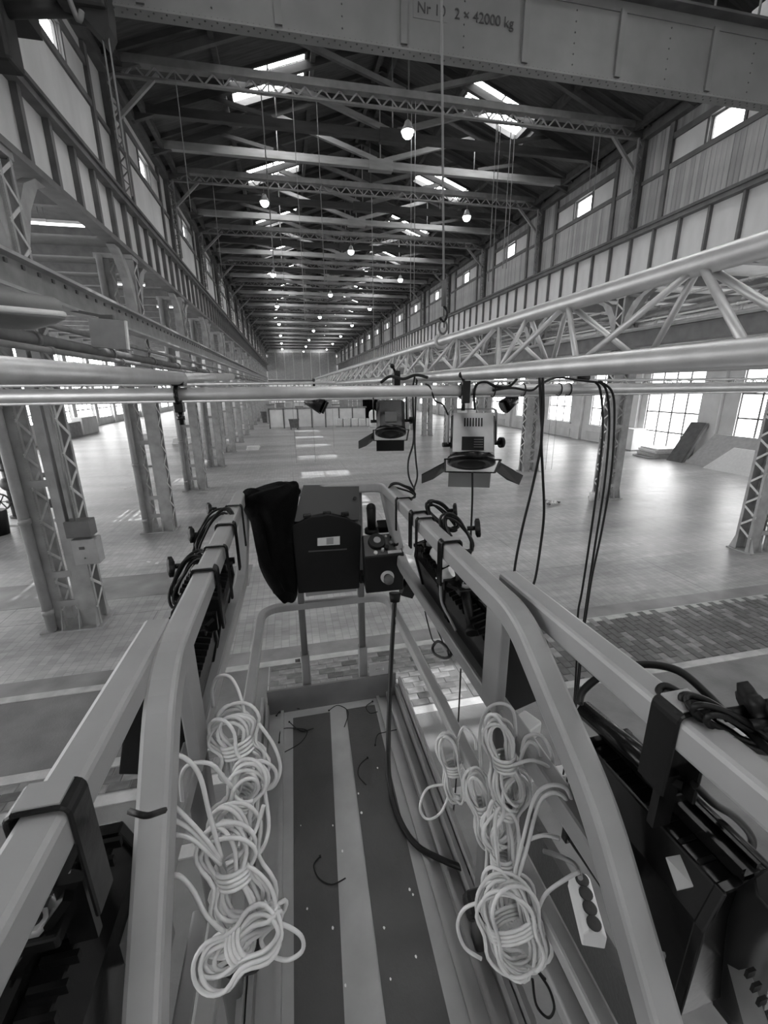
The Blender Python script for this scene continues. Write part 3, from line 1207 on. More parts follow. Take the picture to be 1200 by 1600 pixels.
T1, T2, T3 = ky(1), ky(2), ky(3)
ropes = [(288, 240, T1, 330, .012, 'thin pale rope dangling nearest the arched-bracket wall', 'steel_lt'),
         (165, 90, 8.2, 215, .012, 'outer one of two thin ropes below the dark crane gear', 'steel_lt'),
         (174, 90, 8.2, 235, .012, 'inner one of two thin ropes below the dark crane gear', 'steel_lt'),
         (340, 360, T2, 440, .012, 'thin rope beside the second steel roof tie, ending above the truss end', 'steel_lt'),
         (412, 200, T1, 440, .016, 'dark rope through the pale timber ties below the boarded skylight', 'steel'),
         (463, 260, T1, 500, .01, 'pale thin rope just beside the dark rope under the first steel tie', 'steel_lt'),
         (497, 210, T1, 440, .012, 'rope hanging down the middle of the hall from the first steel tie', 'steel'),
         (580, 270, T2, 560, .014, 'rope from the splice of the second steel tie to head height', 'steel_lt'),
         (643, 210, T1, 470, .011, 'outer one of two thin ropes below the bright lamp', 'steel_lt'),
         (649, 210, T1, 470, .011, 'inner one of two thin ropes below the bright lamp', 'steel_lt'),
         (775, 215, T1, 440, .014, 'first of four ropes bunched under the bright sloping skylight', 'steel'),
         (781, 215, T1, 440, .014, 'second of four ropes bunched under the bright sloping skylight', 'steel'),
         (797, 230, T1, 420, .014, 'third of four ropes bunched under the bright sloping skylight', 'steel_lt'),
         (803, 230, T1, 420, .014, 'fourth of four ropes bunched under the bright sloping skylight', 'steel_lt'),
         (928, 220, T1, 300, .012, 'outer one of two ropes in front of the plank-clad wall', 'steel_lt'),
         (937, 220, T1, 300, .012, 'inner one of two ropes in front of the plank-clad wall', 'steel_lt'),
         (1020, 165, T1, 300, .012, 'outer one of two ropes below the end of the crane girder', 'steel'),
         (1026, 165, T1, 300, .012, 'inner one of two ropes below the end of the crane girder', 'steel'),
         (455, 600, 26.65, 735, .008, 'hair-thin line reaching the floor in front of the wheeled bin', 'steel'),
         (486, 600, 26.65, 755, .008, 'hair-thin line reaching the floor amid the sunlit patches', 'steel'),
         (516, 560, 32.6, 705, .009, 'hair-thin line reaching the floor by the wrapped pallets', 'steel'),
         (865, 600, T2, 790, .008, 'outer one of two slack lines ending at small litter by a column', 'steel'),
         (875, 600, T2, 790, .008, 'inner one of two slack lines ending at small litter by a column', 'steel')]
for a in ropes:
    plumb(a[0], a[1], a[2], a[3], a[4], a[5], a[6])

# ------------------------------------------------------------------ lower crane rails and pipe runs along the rows
lg = thing('lower_crane_rail', 'bolted steel crane rail beam running along the arched-bracket row', 'crane rail', (XL, 0, 6.3))
MB().mm(XL - .1, XL + .26, -4, YF - 8, 6.36, 6.41).build('top_flange', 'steel_lt', lg)
MB().mm(XL + .06, XL + .1, -4, YF - 8, 5.95, 6.36).build('web', 'steel', lg)
MB().mm(XL - .08, XL + .24, -4, YF - 8, 5.9, 5.95).build('bottom_flange', 'steel_lt', lg)
MB().mm(XL + .04, XL + .12, -4, YF - 8, 6.41, 6.49).build('rail_head', 'steel', lg)
bt = MB()
for i in range(150):
    bt.mm(XL + .1, XL + .125, -3.8 + i * .45, -3.73 + i * .45, 6.27, 6.33)
bt.build('rail_clips', 'steel_dk', lg, kind='stuff')
rg = thing('lower_crane_rail', 'dark crane rail beam running along the tall-window row behind the truss', 'crane rail', (XR, 0, 6.3))
MB().mm(XR - .26, XR + .1, -4, YF - 8, 6.2, 6.26).build('top_flange', 'steel', rg)
MB().mm(XR - .1, XR - .06, -4, YF - 8, 5.72, 6.2).build('web', 'rail', rg)
MB().mm(XR - .26, XR + .1, -4, YF - 8, 5.66, 5.72).build('bottom_flange', 'steel_dk', rg)
MB().mm(XR - .12, XR - .04, -4, YF - 8, 6.26, 6.33).build('rail_head', 'steel_lt', rg)


def pipe_run(x, z, r, mat, label, y0=-4, y1=90):
    o = MB().cyl((x, y0, z), (x, y1, z), r, n=10)
    for yy in np.arange(max(y0, 1) + .8, min(y1, 60), BAY / 2):
        o.cyl((x, yy - .05, z), (x, yy + .05, z), r * 1.35, n=10)
    ob = o.build('pipe', mat, loc=(x, y0, z))
    tag(ob, label, 'pipe', 'long pipes carried on the column rows')
    return ob


pipe_run(-3.72, 5.52, .05, 'steel', 'uppermost of the pipes slung under the bolted crane rail')
pipe_run(-3.62, 5.22, .09, 'steel_dk', 'thickest pipe slung under the bolted crane rail')
pipe_run(-3.42, 5.06, .045, 'steel', 'hall-side thin pipe below the thick one under the crane rail')
pipe_run(-4.6, 5.35, .07, 'steel', 'aisle-side pipe behind the columns with arched brackets')
pipe_run(12.75, 7.0, .05, 'steel_lt', 'uppermost pale pipe in the bundle behind the truss')
pipe_run(12.7, 6.75, .035, 'steel_lt', 'thin second pipe in the bundle behind the truss')
pipe_run(12.75, 6.5, .09, 'alu_mat', 'widest silvery pipe in the bundle behind the truss')
pipe_run(12.9, 6.0, .08, 'steel_lt', 'pale pipe behind the dark rail beam of the window row')
pipe_run(11.6, 5.4, .06, 'steel_dk', 'lowest dark pipe in the bundle behind the truss')
pipe_run(13.3, 6.85, .12, 'steel_lt', 'thick grey pipe at the back of the bundle')
pipe_run(12.8, 7.25, .045, 'alu_mat', 'pale pipe nearest the ribbed girder in the bundle behind the truss')
pipe_run(12.55, 6.62, .03, 'white', 'thin white conduit in the bundle behind the truss')
pipe_run(12.6, 6.36, .05, 'alu_mat', 'silvery pipe just above the dark rail beam of the window row')
# a light trunking the pipes hang on, at the back of the bay
for k in range(0, 9):
    pass

# ------------------------------------------------------------------ dome lamp and flat box under the crane rail
dp = at(8, 492, d=4.3)
t = thing('dome_lamp', 'broad round dome lamp with a pale rim below the bolted crane rail', 'lamp', dp)
ax = (.06, -.1, 1)
DS = .86
MB().lathe([(r * DS, h * DS) for r, h in [(.0, -.16), (.25, -.14), (.45, -.07), (.57, .0), (.585, .03)]], dp, ax, 36).build('bowl', 'paint_dark', t)
MB().lathe([(r * DS, h * DS) for r, h in [(.585, .03), (.595, .05), (.59, .08), (.57, .09)]], dp, ax, 36).build('rim', 'white', t)
MB().lathe([(r * DS, h * DS) for r, h in [(.57, .09), (.56, .2), (.5, .24), (.2, .26), (.14, .3)]], dp, ax, 36).build('cover', 'steel', t)
MB().cyl(dp + Vector((-.08, 0, .21)), dp + Vector((-.19, .08, .66)), .11, .095).build('neck', 'steel', t)
MB().beam(dp + Vector((-.19, .08, .62)), (XL + .26, dp.y + .1, 6.2), .06, .06).build('hanger', 'steel_dk', t)
bp0 = at(170, 522, x=-3.25)
t = thing('flat_box', 'flat square grey box clamped to the pipes under the crane rail', 'box', bp0)
rz = Matrix.Rotation(math.radians(4), 3, 'Y')
MB().box(bp0, (.62, .09, .52), rz).build('body', 'grey_box', t, bevel=.008)
MB().box(bp0 + Vector((.315, 0, -.02)), (.03, .1, .52), rz).build('edge_strip', 'white', t)
MB().box(bp0 + Vector((0, .04, .3)), (.24, .09, .08)).build('bracket', 'steel_dk', t)
MB().beam(bp0 + Vector((0, .05, .3)), (XL + .1, bp0.y + .05, 5.92), .05, .05).build('hanger', 'steel_dk', t)

# ------------------------------------------------------------------ aluminium truss, cross pipe, side pipe
def tri_truss(name, A, B, size, rc, rb, pitch, label, grp=None, apex_up=True, z_up=Vector((0, 0, 1))):
    """triangular truss: two bottom chords, one top chord, zigzag braces on three faces"""
    A, B = V(A), V(B)
    d = (B - A).normalized()
    side = d.cross(z_up).normalized()
    h = size * .9
    offs = [-side * size / 2, side * size / 2, z_up * h]
    t = thing(name, label, 'truss', A, grp)
    for of in offs:
        MB().tube([A + of, B + of], rc, 16).build('chord', 'alu', t)
    L = (B - A).length
    n = int(L / pitch)
    bm1 = {}
    for fi, (p, q) in enumerate(((0, 2), (1, 2), (0, 1))):
        for s_ in (0, 1):
            a = offs[p] if s_ == 0 else offs[q]
            b = (offs[q] if s_ == 0 else offs[p]) + d * pitch
            u = (b - a).normalized()
            bm1[fi, s_] = MB().tube([a + u * rc * .6, b - u * rc * .6], rb, 8).mesh('brace', M['alu_mat'])
        bm1[fi, 2] = MB().tube([offs[p], offs[q]], rb, 8).mesh('brace', M['alu_mat'])
    for i in range(n):
        for fi in range(3):
            if fi == 2 and i % 2:
                continue
            inst('brace', bm1[fi, i % 2], t, d * (pitch * i))
            if i % 8 == 0 and fi < 2:
                inst('brace', bm1[fi, 2], t, d * (pitch * i))
    return t


TX = .9
tri_truss('lighting_truss', (TX, -.3, 4.55), (TX, 14.5, 4.55), .22, .0245, .0088, .235, 'long triangular aluminium truss running down the hall at eye level')
fz = at(700, 588, y=7.2).z
tri_truss('lighting_truss', (-4.6, 7.2, fz - .33), (13.5, 7.2, fz - .33), .27, .024, .009, .25, 'slim aluminium truss crossing the hall behind the cross pipe')

PY, PZ = 1.95, 4.474
pp = thing('cross_pipe', 'straight aluminium scaffold pipe across the view at eye level', 'pipe', (0, PY, PZ))
MB().tube([(-2.6, PY, PZ + .004), (4.2, PY, PZ)], .0255, 20).build('tube', 'alu', pp)
a0 = at(-40, 576, d=.72)
a1 = at(283, 591, y=1.97)
dv = (a1 - a0)
a2 = at(362, 588.5, d=2.9)
sp = thing('side_pipe', 'thick scaffold pipe coming from behind and clamped to the cross pipe', 'pipe', a1)
MB().tube([a0, a1], .0255, 20).build('tube', 'alu', sp)
MB().tube([a1 + dv * .01, a2], .021, 16).build('spigot', 'alu', sp, label='thinner end piece beyond the clamp')


def pipe_clamp(c, label, mat='black_metal', drop=.06):
    t = thing('pipe_clamp', label, 'clamp', c)
    c = V(c)
    MB().tube([c + Vector((0, .036 * math.cos(a), .036 * math.sin(a))) for a in np.linspace(0, 2 * math.pi, 16)[:-1]], .009, 6, closed=True).build('jaw', mat, t)
    MB().box(c + Vector((0, 0, -.05)), (.035, .045, .04)).build('hinge', mat, t, bevel=.004)
    MB().cyl(c + Vector((0, 0, -.06)), c + Vector((0, 0, -.06 - drop)), .009).build('bolt', mat, t)
    MB().cyl(c + Vector((0, 0, -.085)), c + Vector((0, 0, -.1)), .016, n=6).build('nut', mat, t)
    MB().box(c + Vector((.01, 0, .045)), (.05, .07, .02)).build('saddle', mat, t, bevel=.004)
    return t


ca = at(277, 612, y=PY)
pipe_clamp((ca.x, PY, PZ), 'black clamp gripping the cross pipe where the side pipe ends')

# chain hoist carrying the truss
hx = at(692, 520, x=TX)
ht = (TX, hx.y, 4.55 + .198)
t = thing('chain_hoist', 'long suspension wire with hook and shackle holding up the truss', 'hoist', ht)
w0 = at(690, 0, y=hx.y)
w1 = Vector((TX, hx.y, 4.98))
MB().cyl(w1, w1 + (w0 - w1) * (9.0 / (w0.z - w1.z)), .0065, n=8).build('wire', 'steel_lt', t)
MB().cyl((TX, hx.y, 4.93), (TX, hx.y, 5.06), .014, n=10).build('ferrule', 'steel_dk', t)
MB().tube(smooth_path([(TX, hx.y, 4.93), (TX + .018, hx.y, 4.91), (TX + .02, hx.y, 4.87), (TX, hx.y, 4.85), (TX - .02, hx.y, 4.87)], 4), .007, 8).build('hook', 'black_metal', t)
MB().tube([(TX + .024 * math.cos(a), hx.y, 4.82 + .036 * math.sin(a)) for a in np.linspace(0, 2 * math.pi, 15)[:-1]], .006, 8, closed=True).build('shackle', 'steel_dk', t)
MB().tube([(TX + .034 * math.cos(a), hx.y + .03, ht[2] + .034 * math.sin(a)) for a in np.linspace(0, 2 * math.pi, 15)[:-1]], .012, 8, closed=True).build('clamp_ring', 'alu_mat', t)
MB().box((TX, hx.y + .03, 4.795), (.04, .03, .05)).build('clamp_ear', 'alu_mat', t, bevel=.004)

# ------------------------------------------------------------------ theatre spotlights
def spotlight(c, s, label, silver, hang, yaw=0.0, side_leaves=(1, 1), lens_tilt=64):
    """c: centre of the housing, s: scale (1 = 0.22 m wide). The lamp looks down towards the lift (-Y)."""
    c = V(c)
    t = thing('spotlight', label, 'spotlight', c)
    R = Matrix.Rotation(yaw, 3, 'Z') @ Matrix.Rotation(math.radians(lens_tilt), 3, 'X')
    W = .22 * s

    def L(x, y, z):
        return c + R @ Vector((x * s, y * s, z * s))
    # housing: fluted shell, an octagonal tunnel along local y (front = -y)
    prof = [(-.105, -.085), (.105, -.085), (.112, -.05), (.112, .05), (.085, .095), (-.085, .095), (-.112, .05), (-.112, -.05)]
    mb = MB()
    mb.loft([[L(x, y, z) for x, z in prof] for y in (-.09, .12)], sm=False)
    mb.build('housing', 'black_metal', t)
    fl = MB()
    if silver:
        for i in range(17):
            x = -.085 + i * .0106
            if i in (0, 16) or abs(x) > .052:
                fl.beam(L(x, -.088, .098), L(x, .115, .098), .006 * s, .006 * s)
        fl.build('fins', 'fluted', t)
        MB().prism([L(-.1, -.088, .096), L(.1, -.088, .096), L(.1, .118, .096), L(-.1, .118, .096)], R @ Vector((0, 0, .004 * s))).build('top_plate', 'fluted', t)
        vt = MB()
        for i in range(7):
            x = -.042 + i * .014
            vt.prism([L(x - .0035, .045, .101), L(x + .0035, .045, .101), L(x + .0035, .09, .101), L(x - .0035, .09, .101)], R @ Vector((0, 0, .002 * s)))
        vt.build('vent_slots', 'black', t)
        MB().prism([L(-.055, -.08, .1), L(.055, -.08, .1), L(.055, -.01, .1), L(-.055, -.01, .1)], R @ Vector((0, 0, .006 * s))).build('hatch', 'black', t)
        lv = MB()
        for i in range(4):
            y = -.065 + i * .013
            lv.beam(L(.005, y, .109), L(.05, y, .109), .004 * s, .003 * s)
        lv.build('hatch_louvres', 'steel_dk', t)
    else:
        MB().prism([L(-.045, -.06, .096), L(.045, -.06, .096), L(.045, .02, .096), L(-.045, .02, .096)], R @ Vector((0, 0, .008 * s))).build('hatch', 'steel_dk', t)
    # front ring and lens
    MB().lathe([(.115 * s, -.0 * s), (.125 * s, .005 * s), (.125 * s, .03 * s), (.1 * s, .04 * s), (.085 * s, .035 * s)], L(0, -.088, 0), R @ Vector((0, -1, 0)), 28).build('front_ring', 'black_metal', t)
    MB().lathe([(.085 * s, .03 * s), (.06 * s, .042 * s), (.03 * s, .05 * s), (.001, .053 * s)], L(0, -.088, 0), R @ Vector((0, -1, 0)), 24).build('lens', 'black', t)
    # barn doors
    fr = MB()
    for a, b in (((-.135, -.135), (.135, -.135)), ((-.135, .11), (.135, .11)), ((-.135, -.135), (-.135, .11)), ((.135, -.135), (.135, .11))):
        fr.beam(L(a[0], -.13, a[1]), L(b[0], -.13, b[1]), .012 * s, .006 * s)
    fr.build('door_frame', 'black_metal', t)
    for sx in (-1, 1):
        if side_leaves[0 if sx < 0 else 1]:
            p = [L(sx * .14, -.132, -.11), L(sx * .14, -.132, .06), L(sx * .255, -.19, .03), L(sx * .262, -.2, -.12), L(sx * .2, -.17, -.135)]
            nrm = (p[1] - p[0]).cross(p[2] - p[0]).normalized() * .004
            MB().prism(p, nrm).build('barn_door', 'black_metal', t)
    p = [L(-.115, -.135, -.138), L(.115, -.135, -.138), L(.115, -.2, -.2), L(-.115, -.2, -.2)]
    MB().prism(p, R @ Vector((0, .004, .004))).build('barn_door', 'steel' if silver else 'black_metal', t)
    p = [L(-.11, -.132, .112), L(.11, -.132, .112), L(.12, -.02, .2), L(-.12, -.02, .2)]
    # yoke and hook clamp
    hz = V(hang)
    yk = fillet([c + Vector((-.135 * s, 0, -.01)), c + Vector((-.135 * s, .01, (hz.z - c.z) - .085)), c + Vector((.135 * s, .01, (hz.z - c.z) - .085)), c + Vector((.135 * s, 0, -.01))], .03 * s, 5)
    MB().sweep(yk, rsq(.007, .022 * s, .002, 1), up=(0, 1, 0)).build('yoke', 'grey_box' if silver else 'black_metal', t)
    for sx in (-1, 1):
        MB().cyl(c + Vector((sx * .112 * s, 0, -.01)), c + Vector((sx * .16 * s, 0, -.01)), .012 * s).build('pivot_knob', 'black', t)
    MB().cyl(c + Vector((sx * .16 * s, 0, -.01)), c + Vector((sx * .18 * s, 0, -.01)), .028 * s).build('tilt_knob', 'black', t)
    MB().cyl(Vector((hz.x, hz.y, hz.z - .09)), Vector((hz.x, hz.y, hz.z - .03)), .009).build('spigot', 'black_metal', t)
    hk = [hz + Vector((0, .033 * math.cos(a), .033 * math.sin(a))) for a in np.linspace(-.6 * math.pi, .95 * math.pi, 14)]
    MB().sweep(hk, rsq(.008, .032, .002, 1), up=(1, 0, 0)).build('hook_clamp', 'black_metal', t)
    MB().box(hz + Vector((-.004, -.034, -.005)), (.04, .02, .1)).build('clamp_body', 'black_metal', t, bevel=.004)
    MB().cyl(hz + Vector((.0, -.02, .02)), hz + Vector((-.035, -.05, .07)), .007).build('clamp_screw', 'black_metal', t)
    MB().ball(hz + Vector((-.035, -.05, .07)), .014, 10, 6).build('wing_nut', 'black', t)
    return t


s1 = at(737, 690, y=1.97)
spotlight((s1.x, 1.97, s1.z), .93, 'silver topped spotlight with open barn doors hanging under the cross pipe', True, (s1.x - .06, PY, PZ), yaw=-.36)
s2 = at(610, 655, y=2.65)
spotlight((s2.x, 2.65, s2.z), .78, 'black spotlight with barn doors hanging behind the silver topped one', False, (s2.x + .03, 2.62, 4.54), side_leaves=(1, 0), yaw=-.2)


def distant_lamp(px, py, Y, sgn, label):
    c = at(px, py, y=Y)
    t = thing('spotlight', label, 'spotlight', c)
    MB().cyl(c + Vector((-.12 * sgn, 0, .05)), c + Vector((.12 * sgn, -.1, -.08)), .1, .13).build('housing', 'black_metal', t)
    MB().box(c + Vector((.15 * sgn, -.12, -.1)), (.02, .16, .2), Matrix.Rotation(.5 * sgn, 3, 'Y')).build('barn_door', 'black_metal', t)
    MB().cyl(c + Vector((0, 0, .08)), c + Vector((0, 0, .35)), .02).build('spigot', 'black_metal', t)
    return t


distant_lamp(492, 627, 7.2, 1, 'small dark spotlight hanging far off below the middle of the cross pipe')
distant_lamp(794, 627, 7.2, -1, 'small dark spotlight hanging far off behind the spotlight yoke')
#==LIFT==
#==LIFT==
ZF = 2.9
lift = thing('lift_platform', 'long narrow work platform of pale painted tube rails around a ribbed deck', 'lift', (.13, 1.0, ZF))
RW = rsq(.048, .048, .008, 2)
ZR = 4.055


def rail(path, r, prof=RW, name='rail', mat='paint', n=7):
    return MB().sweep(fillet(path, r, n), prof, up=(0, 0, 1), sm=False).build(name, mat, lift)


# upper rail of the sliding deck: one bent tube, down at both near ends
TOPL, TOPR = -.222, .412
rail([(-.25, .2, 3.28), (-.242, .42, 3.70), (-.228, .66, ZR), (TOPL, 1.905, ZR), (TOPR, 1.905, ZR), (.418, .68, ZR), (.437, .44, 3.86), (.45, .2, 3.53), (.46, .0, 3.24)],
     [.5, .16, .08, .09, .16, .5, .5], name='top_rail')
# rails of the fixed deck
rail([(-.272, .80, ZR), (-.29, -.35, ZR)], .05, name='outer_rail')
rail([(.478, .84, ZR), (.512, -.35, ZR)], .05, name='outer_rail')
# middle rails, each turned up at the front corner
for sx, xa, xb, xc in ((-1, TOPL + .01, -.235, -.262), (1, TOPR - .005, .445, .458)):
    rail([(xa, 1.88, ZR - .01), (xb, 1.71, 3.742), (xc, .40 if sx > 0 else .47, 3.742)], .11, prof=rsq(.042, .042, .007, 2), name='middle_rail')
# low rail: a flat hoop
rail([(-.215, .3, 3.47), (-.192, 1.935, 3.47), (.425, 1.935, 3.47), (.445, .3, 3.47)], .1, prof=rsq(.036, .036, .006, 2), name='low_rail', n=8)
# uprights
for xx, yy, z0, z1 in ((.438, .80, 3.74, ZR), (-.236, .80, 3.74, ZR)):
    MB().mm(xx - .012, xx + .012, yy - .04, yy + .04, z0, z1).build('upright', 'paint', lift, bevel=.004)
for xx in (.452, -.245):
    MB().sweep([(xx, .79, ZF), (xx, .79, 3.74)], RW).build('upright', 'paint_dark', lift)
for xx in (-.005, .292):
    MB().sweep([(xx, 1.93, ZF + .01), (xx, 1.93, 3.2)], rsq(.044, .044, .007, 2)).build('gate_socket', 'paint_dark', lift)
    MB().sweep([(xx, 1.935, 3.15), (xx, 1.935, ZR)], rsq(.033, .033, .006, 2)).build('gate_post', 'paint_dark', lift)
MB().cyl((-.03, 1.93, 3.165), (-.055, 1.93, 3.165), .008).build('locking_pin', 'steel_dk', lift)
MB().mm(.02, .27, 1.925, 1.945, 3.52, 3.545).build('gate_bar', 'paint', lift)
# deck tray
MB().mm(-.215, .47, .05, 1.9, ZF - .03, ZF).build('deck', 'deck', lift)


def mat_poly(xa0, xb0, xa1, xb1, name, mat, z=.006):
    MB().prism([(xa0, .1, ZF), (xb0, .1, ZF), (xb1, 1.83, ZF), (xa1, 1.83, ZF)], (0, 0, z)).build(name, mat, lift)


mat_poly(-.105, -.005, -.085, .10, 'deck_mat', 'mat')
mat_poly(.115, .285, .182, .332, 'deck_mat', 'mat')
for xa, xb, zh in ((-.145, -.13, .016), (-.215, -.2, .06), (.352, .366, .014), (.405, .418, .03), (.455, .47, .07)):
    MB().mm(xa, xb, .05, 1.9, ZF, ZF + zh).build('deck_rib', 'deck', lift)
MB().mm(-.205, .46, 1.885, 1.9, ZF - .03, ZF + .135).build('toe_board', 'paint_dark', lift)  # shade on this camera-facing board is put into the darker paint
MB().mm(-.235, -.22, .05, 1.9, ZF - .06, ZF + .1).build('toe_board', 'paint', lift)
MB().mm(.475, .49, .05, 1.9, ZF - .06, ZF + .1).build('toe_board', 'paint', lift)
# corner lug with a slotted hole
lug = MB()
y0_, y1_ = 1.893, 1.905
lx, lz = .375, 3.07
ring_o = [(lx - .055, lz - .06), (lx + .055, lz - .06), (lx + .055, lz + .035), (lx - .055, lz + .035)]
ring_i = [(lx - .022, lz - .012), (lx + .022, lz - .012), (lx + .022, lz + .016), (lx - .022, lz + .016)]
for i in range(4):
    j = (i + 1) % 4
    lug.prism([(ring_o[i][0], y0_, ring_o[i][1]), (ring_o[j][0], y0_, ring_o[j][1]), (ring_i[j][0], y0_, ring_i[j][1]), (ring_i[i][0], y0_, ring_i[i][1])], (0, y1_ - y0_, 0))
lug.build('corner_lug', 'paint', lift)
# side members of the fixed deck seen between the rails
MB().sweep([(.545, -.2, 3.12), (.53, .95, 3.12)], RW).build('side_beam', 'paint', lift)
MB().mm(.60, .625, -.2, .95, 3.1, 3.3).build('side_plate', 'mat', lift)
MB().sweep([(-.335, -.2, 3.12), (-.325, .9, 3.12)], RW).build('side_beam', 'paint', lift)
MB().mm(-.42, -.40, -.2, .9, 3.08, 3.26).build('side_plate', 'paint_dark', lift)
for xx in (-.30, .52):
    MB().mm(xx - .02, xx + .02, -.1, -.06, 2.7, ZR - .02).build('rear_post', 'paint', lift)
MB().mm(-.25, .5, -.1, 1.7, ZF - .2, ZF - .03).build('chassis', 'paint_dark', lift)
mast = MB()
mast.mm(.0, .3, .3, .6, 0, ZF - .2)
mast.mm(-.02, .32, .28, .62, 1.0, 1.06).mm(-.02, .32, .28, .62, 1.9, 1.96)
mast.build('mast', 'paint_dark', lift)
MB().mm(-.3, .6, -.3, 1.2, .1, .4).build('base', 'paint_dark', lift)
wh = MB()
for xx in (-.25, .55):
    for yy in (-.2, 1.1):
        wh.cyl((xx - .06, yy, .12), (xx + .06, yy, .12), .12)
wh.build('wheels', 'rubber', lift)
MB().tube([V(p) for p in fillet([at(203, 1268, x=-.225), at(228, 1276, x=-.2), at(257, 1266, x=-.2)], .02, 4)], .004, 6).build('tape_band', 'black', lift, label='black tape wrapped round the bent rail')

# ------------------------------------------------------------------ document case, jacket, control box
cs = thing('document_case', 'black plastic document case with a paper label on the platform gate', 'case', (.14, 1.85, 3.57))
f0, f1 = 1.80, 1.905


def P2(px, py, y):
    return at(px, py, y=y)


outl = [(466, 928), (562, 920), (565, 822), (540, 808), (512, 803), (484, 808), (455, 822)]
MB().prism([P2(a, b, f0) for a, b in outl], (0, .085, 0)).build('body', 'black', cs, bevel=.006)
up = [P2(459, 815, f0 + .01), P2(561, 812, f0 + .01), P2(561, 757, 1.885), P2(474, 758, 1.885)]
MB().prism(up, (0, .03, -.012)).build('back_panel', 'knob', cs)
MB().prism([P2(496, 841, f0 - .002), P2(531, 838, f0 - .002), P2(531, 851, f0 - .002), P2(496, 853, f0 - .002)], (0, .002, 0)).build('label', 'paper', cs)
MB().prism([P2(510, 841, f0 - .003), P2(521, 840, f0 - .003), P2(521, 850, f0 - .003), P2(510, 851, f0 - .003)], (0, .001, 0)).build('label_print', 'steel_lt', cs)
MB().prism([P2(482, 861, f0 - .002), P2(542, 857, f0 - .002), P2(542, 859, f0 - .002), P2(482, 863, f0 - .002)], (0, .002, 0)).build('groove', 'label_dk', cs)
for a, b in ((480, 806), (511, 802), (539, 803)):
    c = P2(a, b, f0 + .015)
    MB().box(c, (.035, .02, .016)).build('hinge', 'black_metal', cs, bevel=.003)
MB().cyl(P2(554, 779, 1.85), P2(554, 779, 1.85) + Vector((0, -.008, .004)), .008).build('rivet', 'black_metal', cs)

rows = [(754, 436, 462), (758, 424, 467), (766, 384, 468), (776, 376, 468), (790, 377, 466), (806, 388, 462), (825, 400, 459), (850, 402, 458), (872, 402, 460), (890, 408, 462), (908, 416, 464), (922, 426, 465), (932, 438, 464), (940, 442, 460)]
rings = []
r2 = random.Random(4)
for i, (py, xa, xb) in enumerate(rows):
    cl, cr = at(xa, py, y=1.84), at(xb, py, y=1.82)
    c = (cl + cr) / 2
    w = (cr - cl).length / 2
    th = (.05, .07, .1, .11, .1, .085, .075, .07, .07, .07, .065, .06, .05, .03)[i]
    ring = []
    for j in range(28):
        a = 2 * math.pi * j / 28
        k_ = 1 + .22 * math.sin(5 * a + i * .55) * abs(math.sin(a)) + .12 * math.sin(9 * a - i * .8)
        ring.append(c + Vector((w * math.cos(a), th * math.sin(a) * k_, .006 * math.sin(3 * a + i))))
    rings.append(ring)
jk = MB().loft(rings)
jo = thing('jacket', 'black jacket slung over the front corner of the platform rail', 'jacket', at(430, 850, y=1.84))
b_ = jk.build('body', 'cloth', jo)
ss = b_.modifiers.new('soft', 'SUBSURF')
ss.levels = ss.render_levels = 1
for i, (px, py, rr, sc) in enumerate(((447, 766, .055, (1, .8, .55)), (398, 778, .06, (1.1, .9, .6)), (425, 770, .05, (1.2, 1, .5)))):
    mb = MB().ball(at(px, py, y=1.82), rr, 16, 12, sc)
    mb.v = [(p[0] + .008 * math.sin(60 * p[1] + 40 * p[2]), p[1] + .006 * math.sin(70 * p[0]), p[2] + .008 * math.sin(50 * p[0] + 30 * p[1])) for p in mb.v]
    mb.build('fold', 'cloth', jo)
MB().sweep(smooth_path([at(395, 785, y=1.79), at(404, 830, y=1.775), at(415, 880, y=1.765), at(436, 925, y=1.77)], 5), [(.02 * math.cos(a), .035 * math.sin(a)) for a in np.linspace(0, 6.28, 11)[:-1]]).build('sleeve', 'cloth', jo)

cb = thing('control_box', 'black platform control box with dial, buttons and a big stop button', 'control box', (.365, 1.72, 3.6))
yF = 1.70
body = [at(568, 872, y=yF), at(632, 866, y=yF), at(630, 922, y=yF), at(572, 928, y=yF)]
tb = [at(565, 836, y=1.80), at(624, 832, y=1.80), Vector((.475, 1.8, 3.62)), Vector((.285, 1.8, 3.62))]
mb = MB()
mb.add(body + tb, [(0, 1, 2, 3), (7, 6, 5, 4), (0, 4, 5, 1), (1, 5, 6, 2), (2, 6, 7, 3), (3, 7, 4, 0)])
mb.build('housing', 'black', cb, bevel=.006)


def on_top(u, v, h=0.0):
    p = (body[0] * (1 - u) + body[1] * u) * (1 - v) + (tb[0] * (1 - u) + tb[1] * u) * v
    n = (body[1] - body[0]).cross(tb[0] - body[0]).normalized()
    if n.z < 0:
        n = -n
    return p + n * h, n


def top_part(u, v, r, h, name, mat, n=20, r2=None):
    p, nn = on_top(u, v)
    return MB().cyl(p, p + nn * h, r, r2 or r * .92, n).build(name, mat, cb)


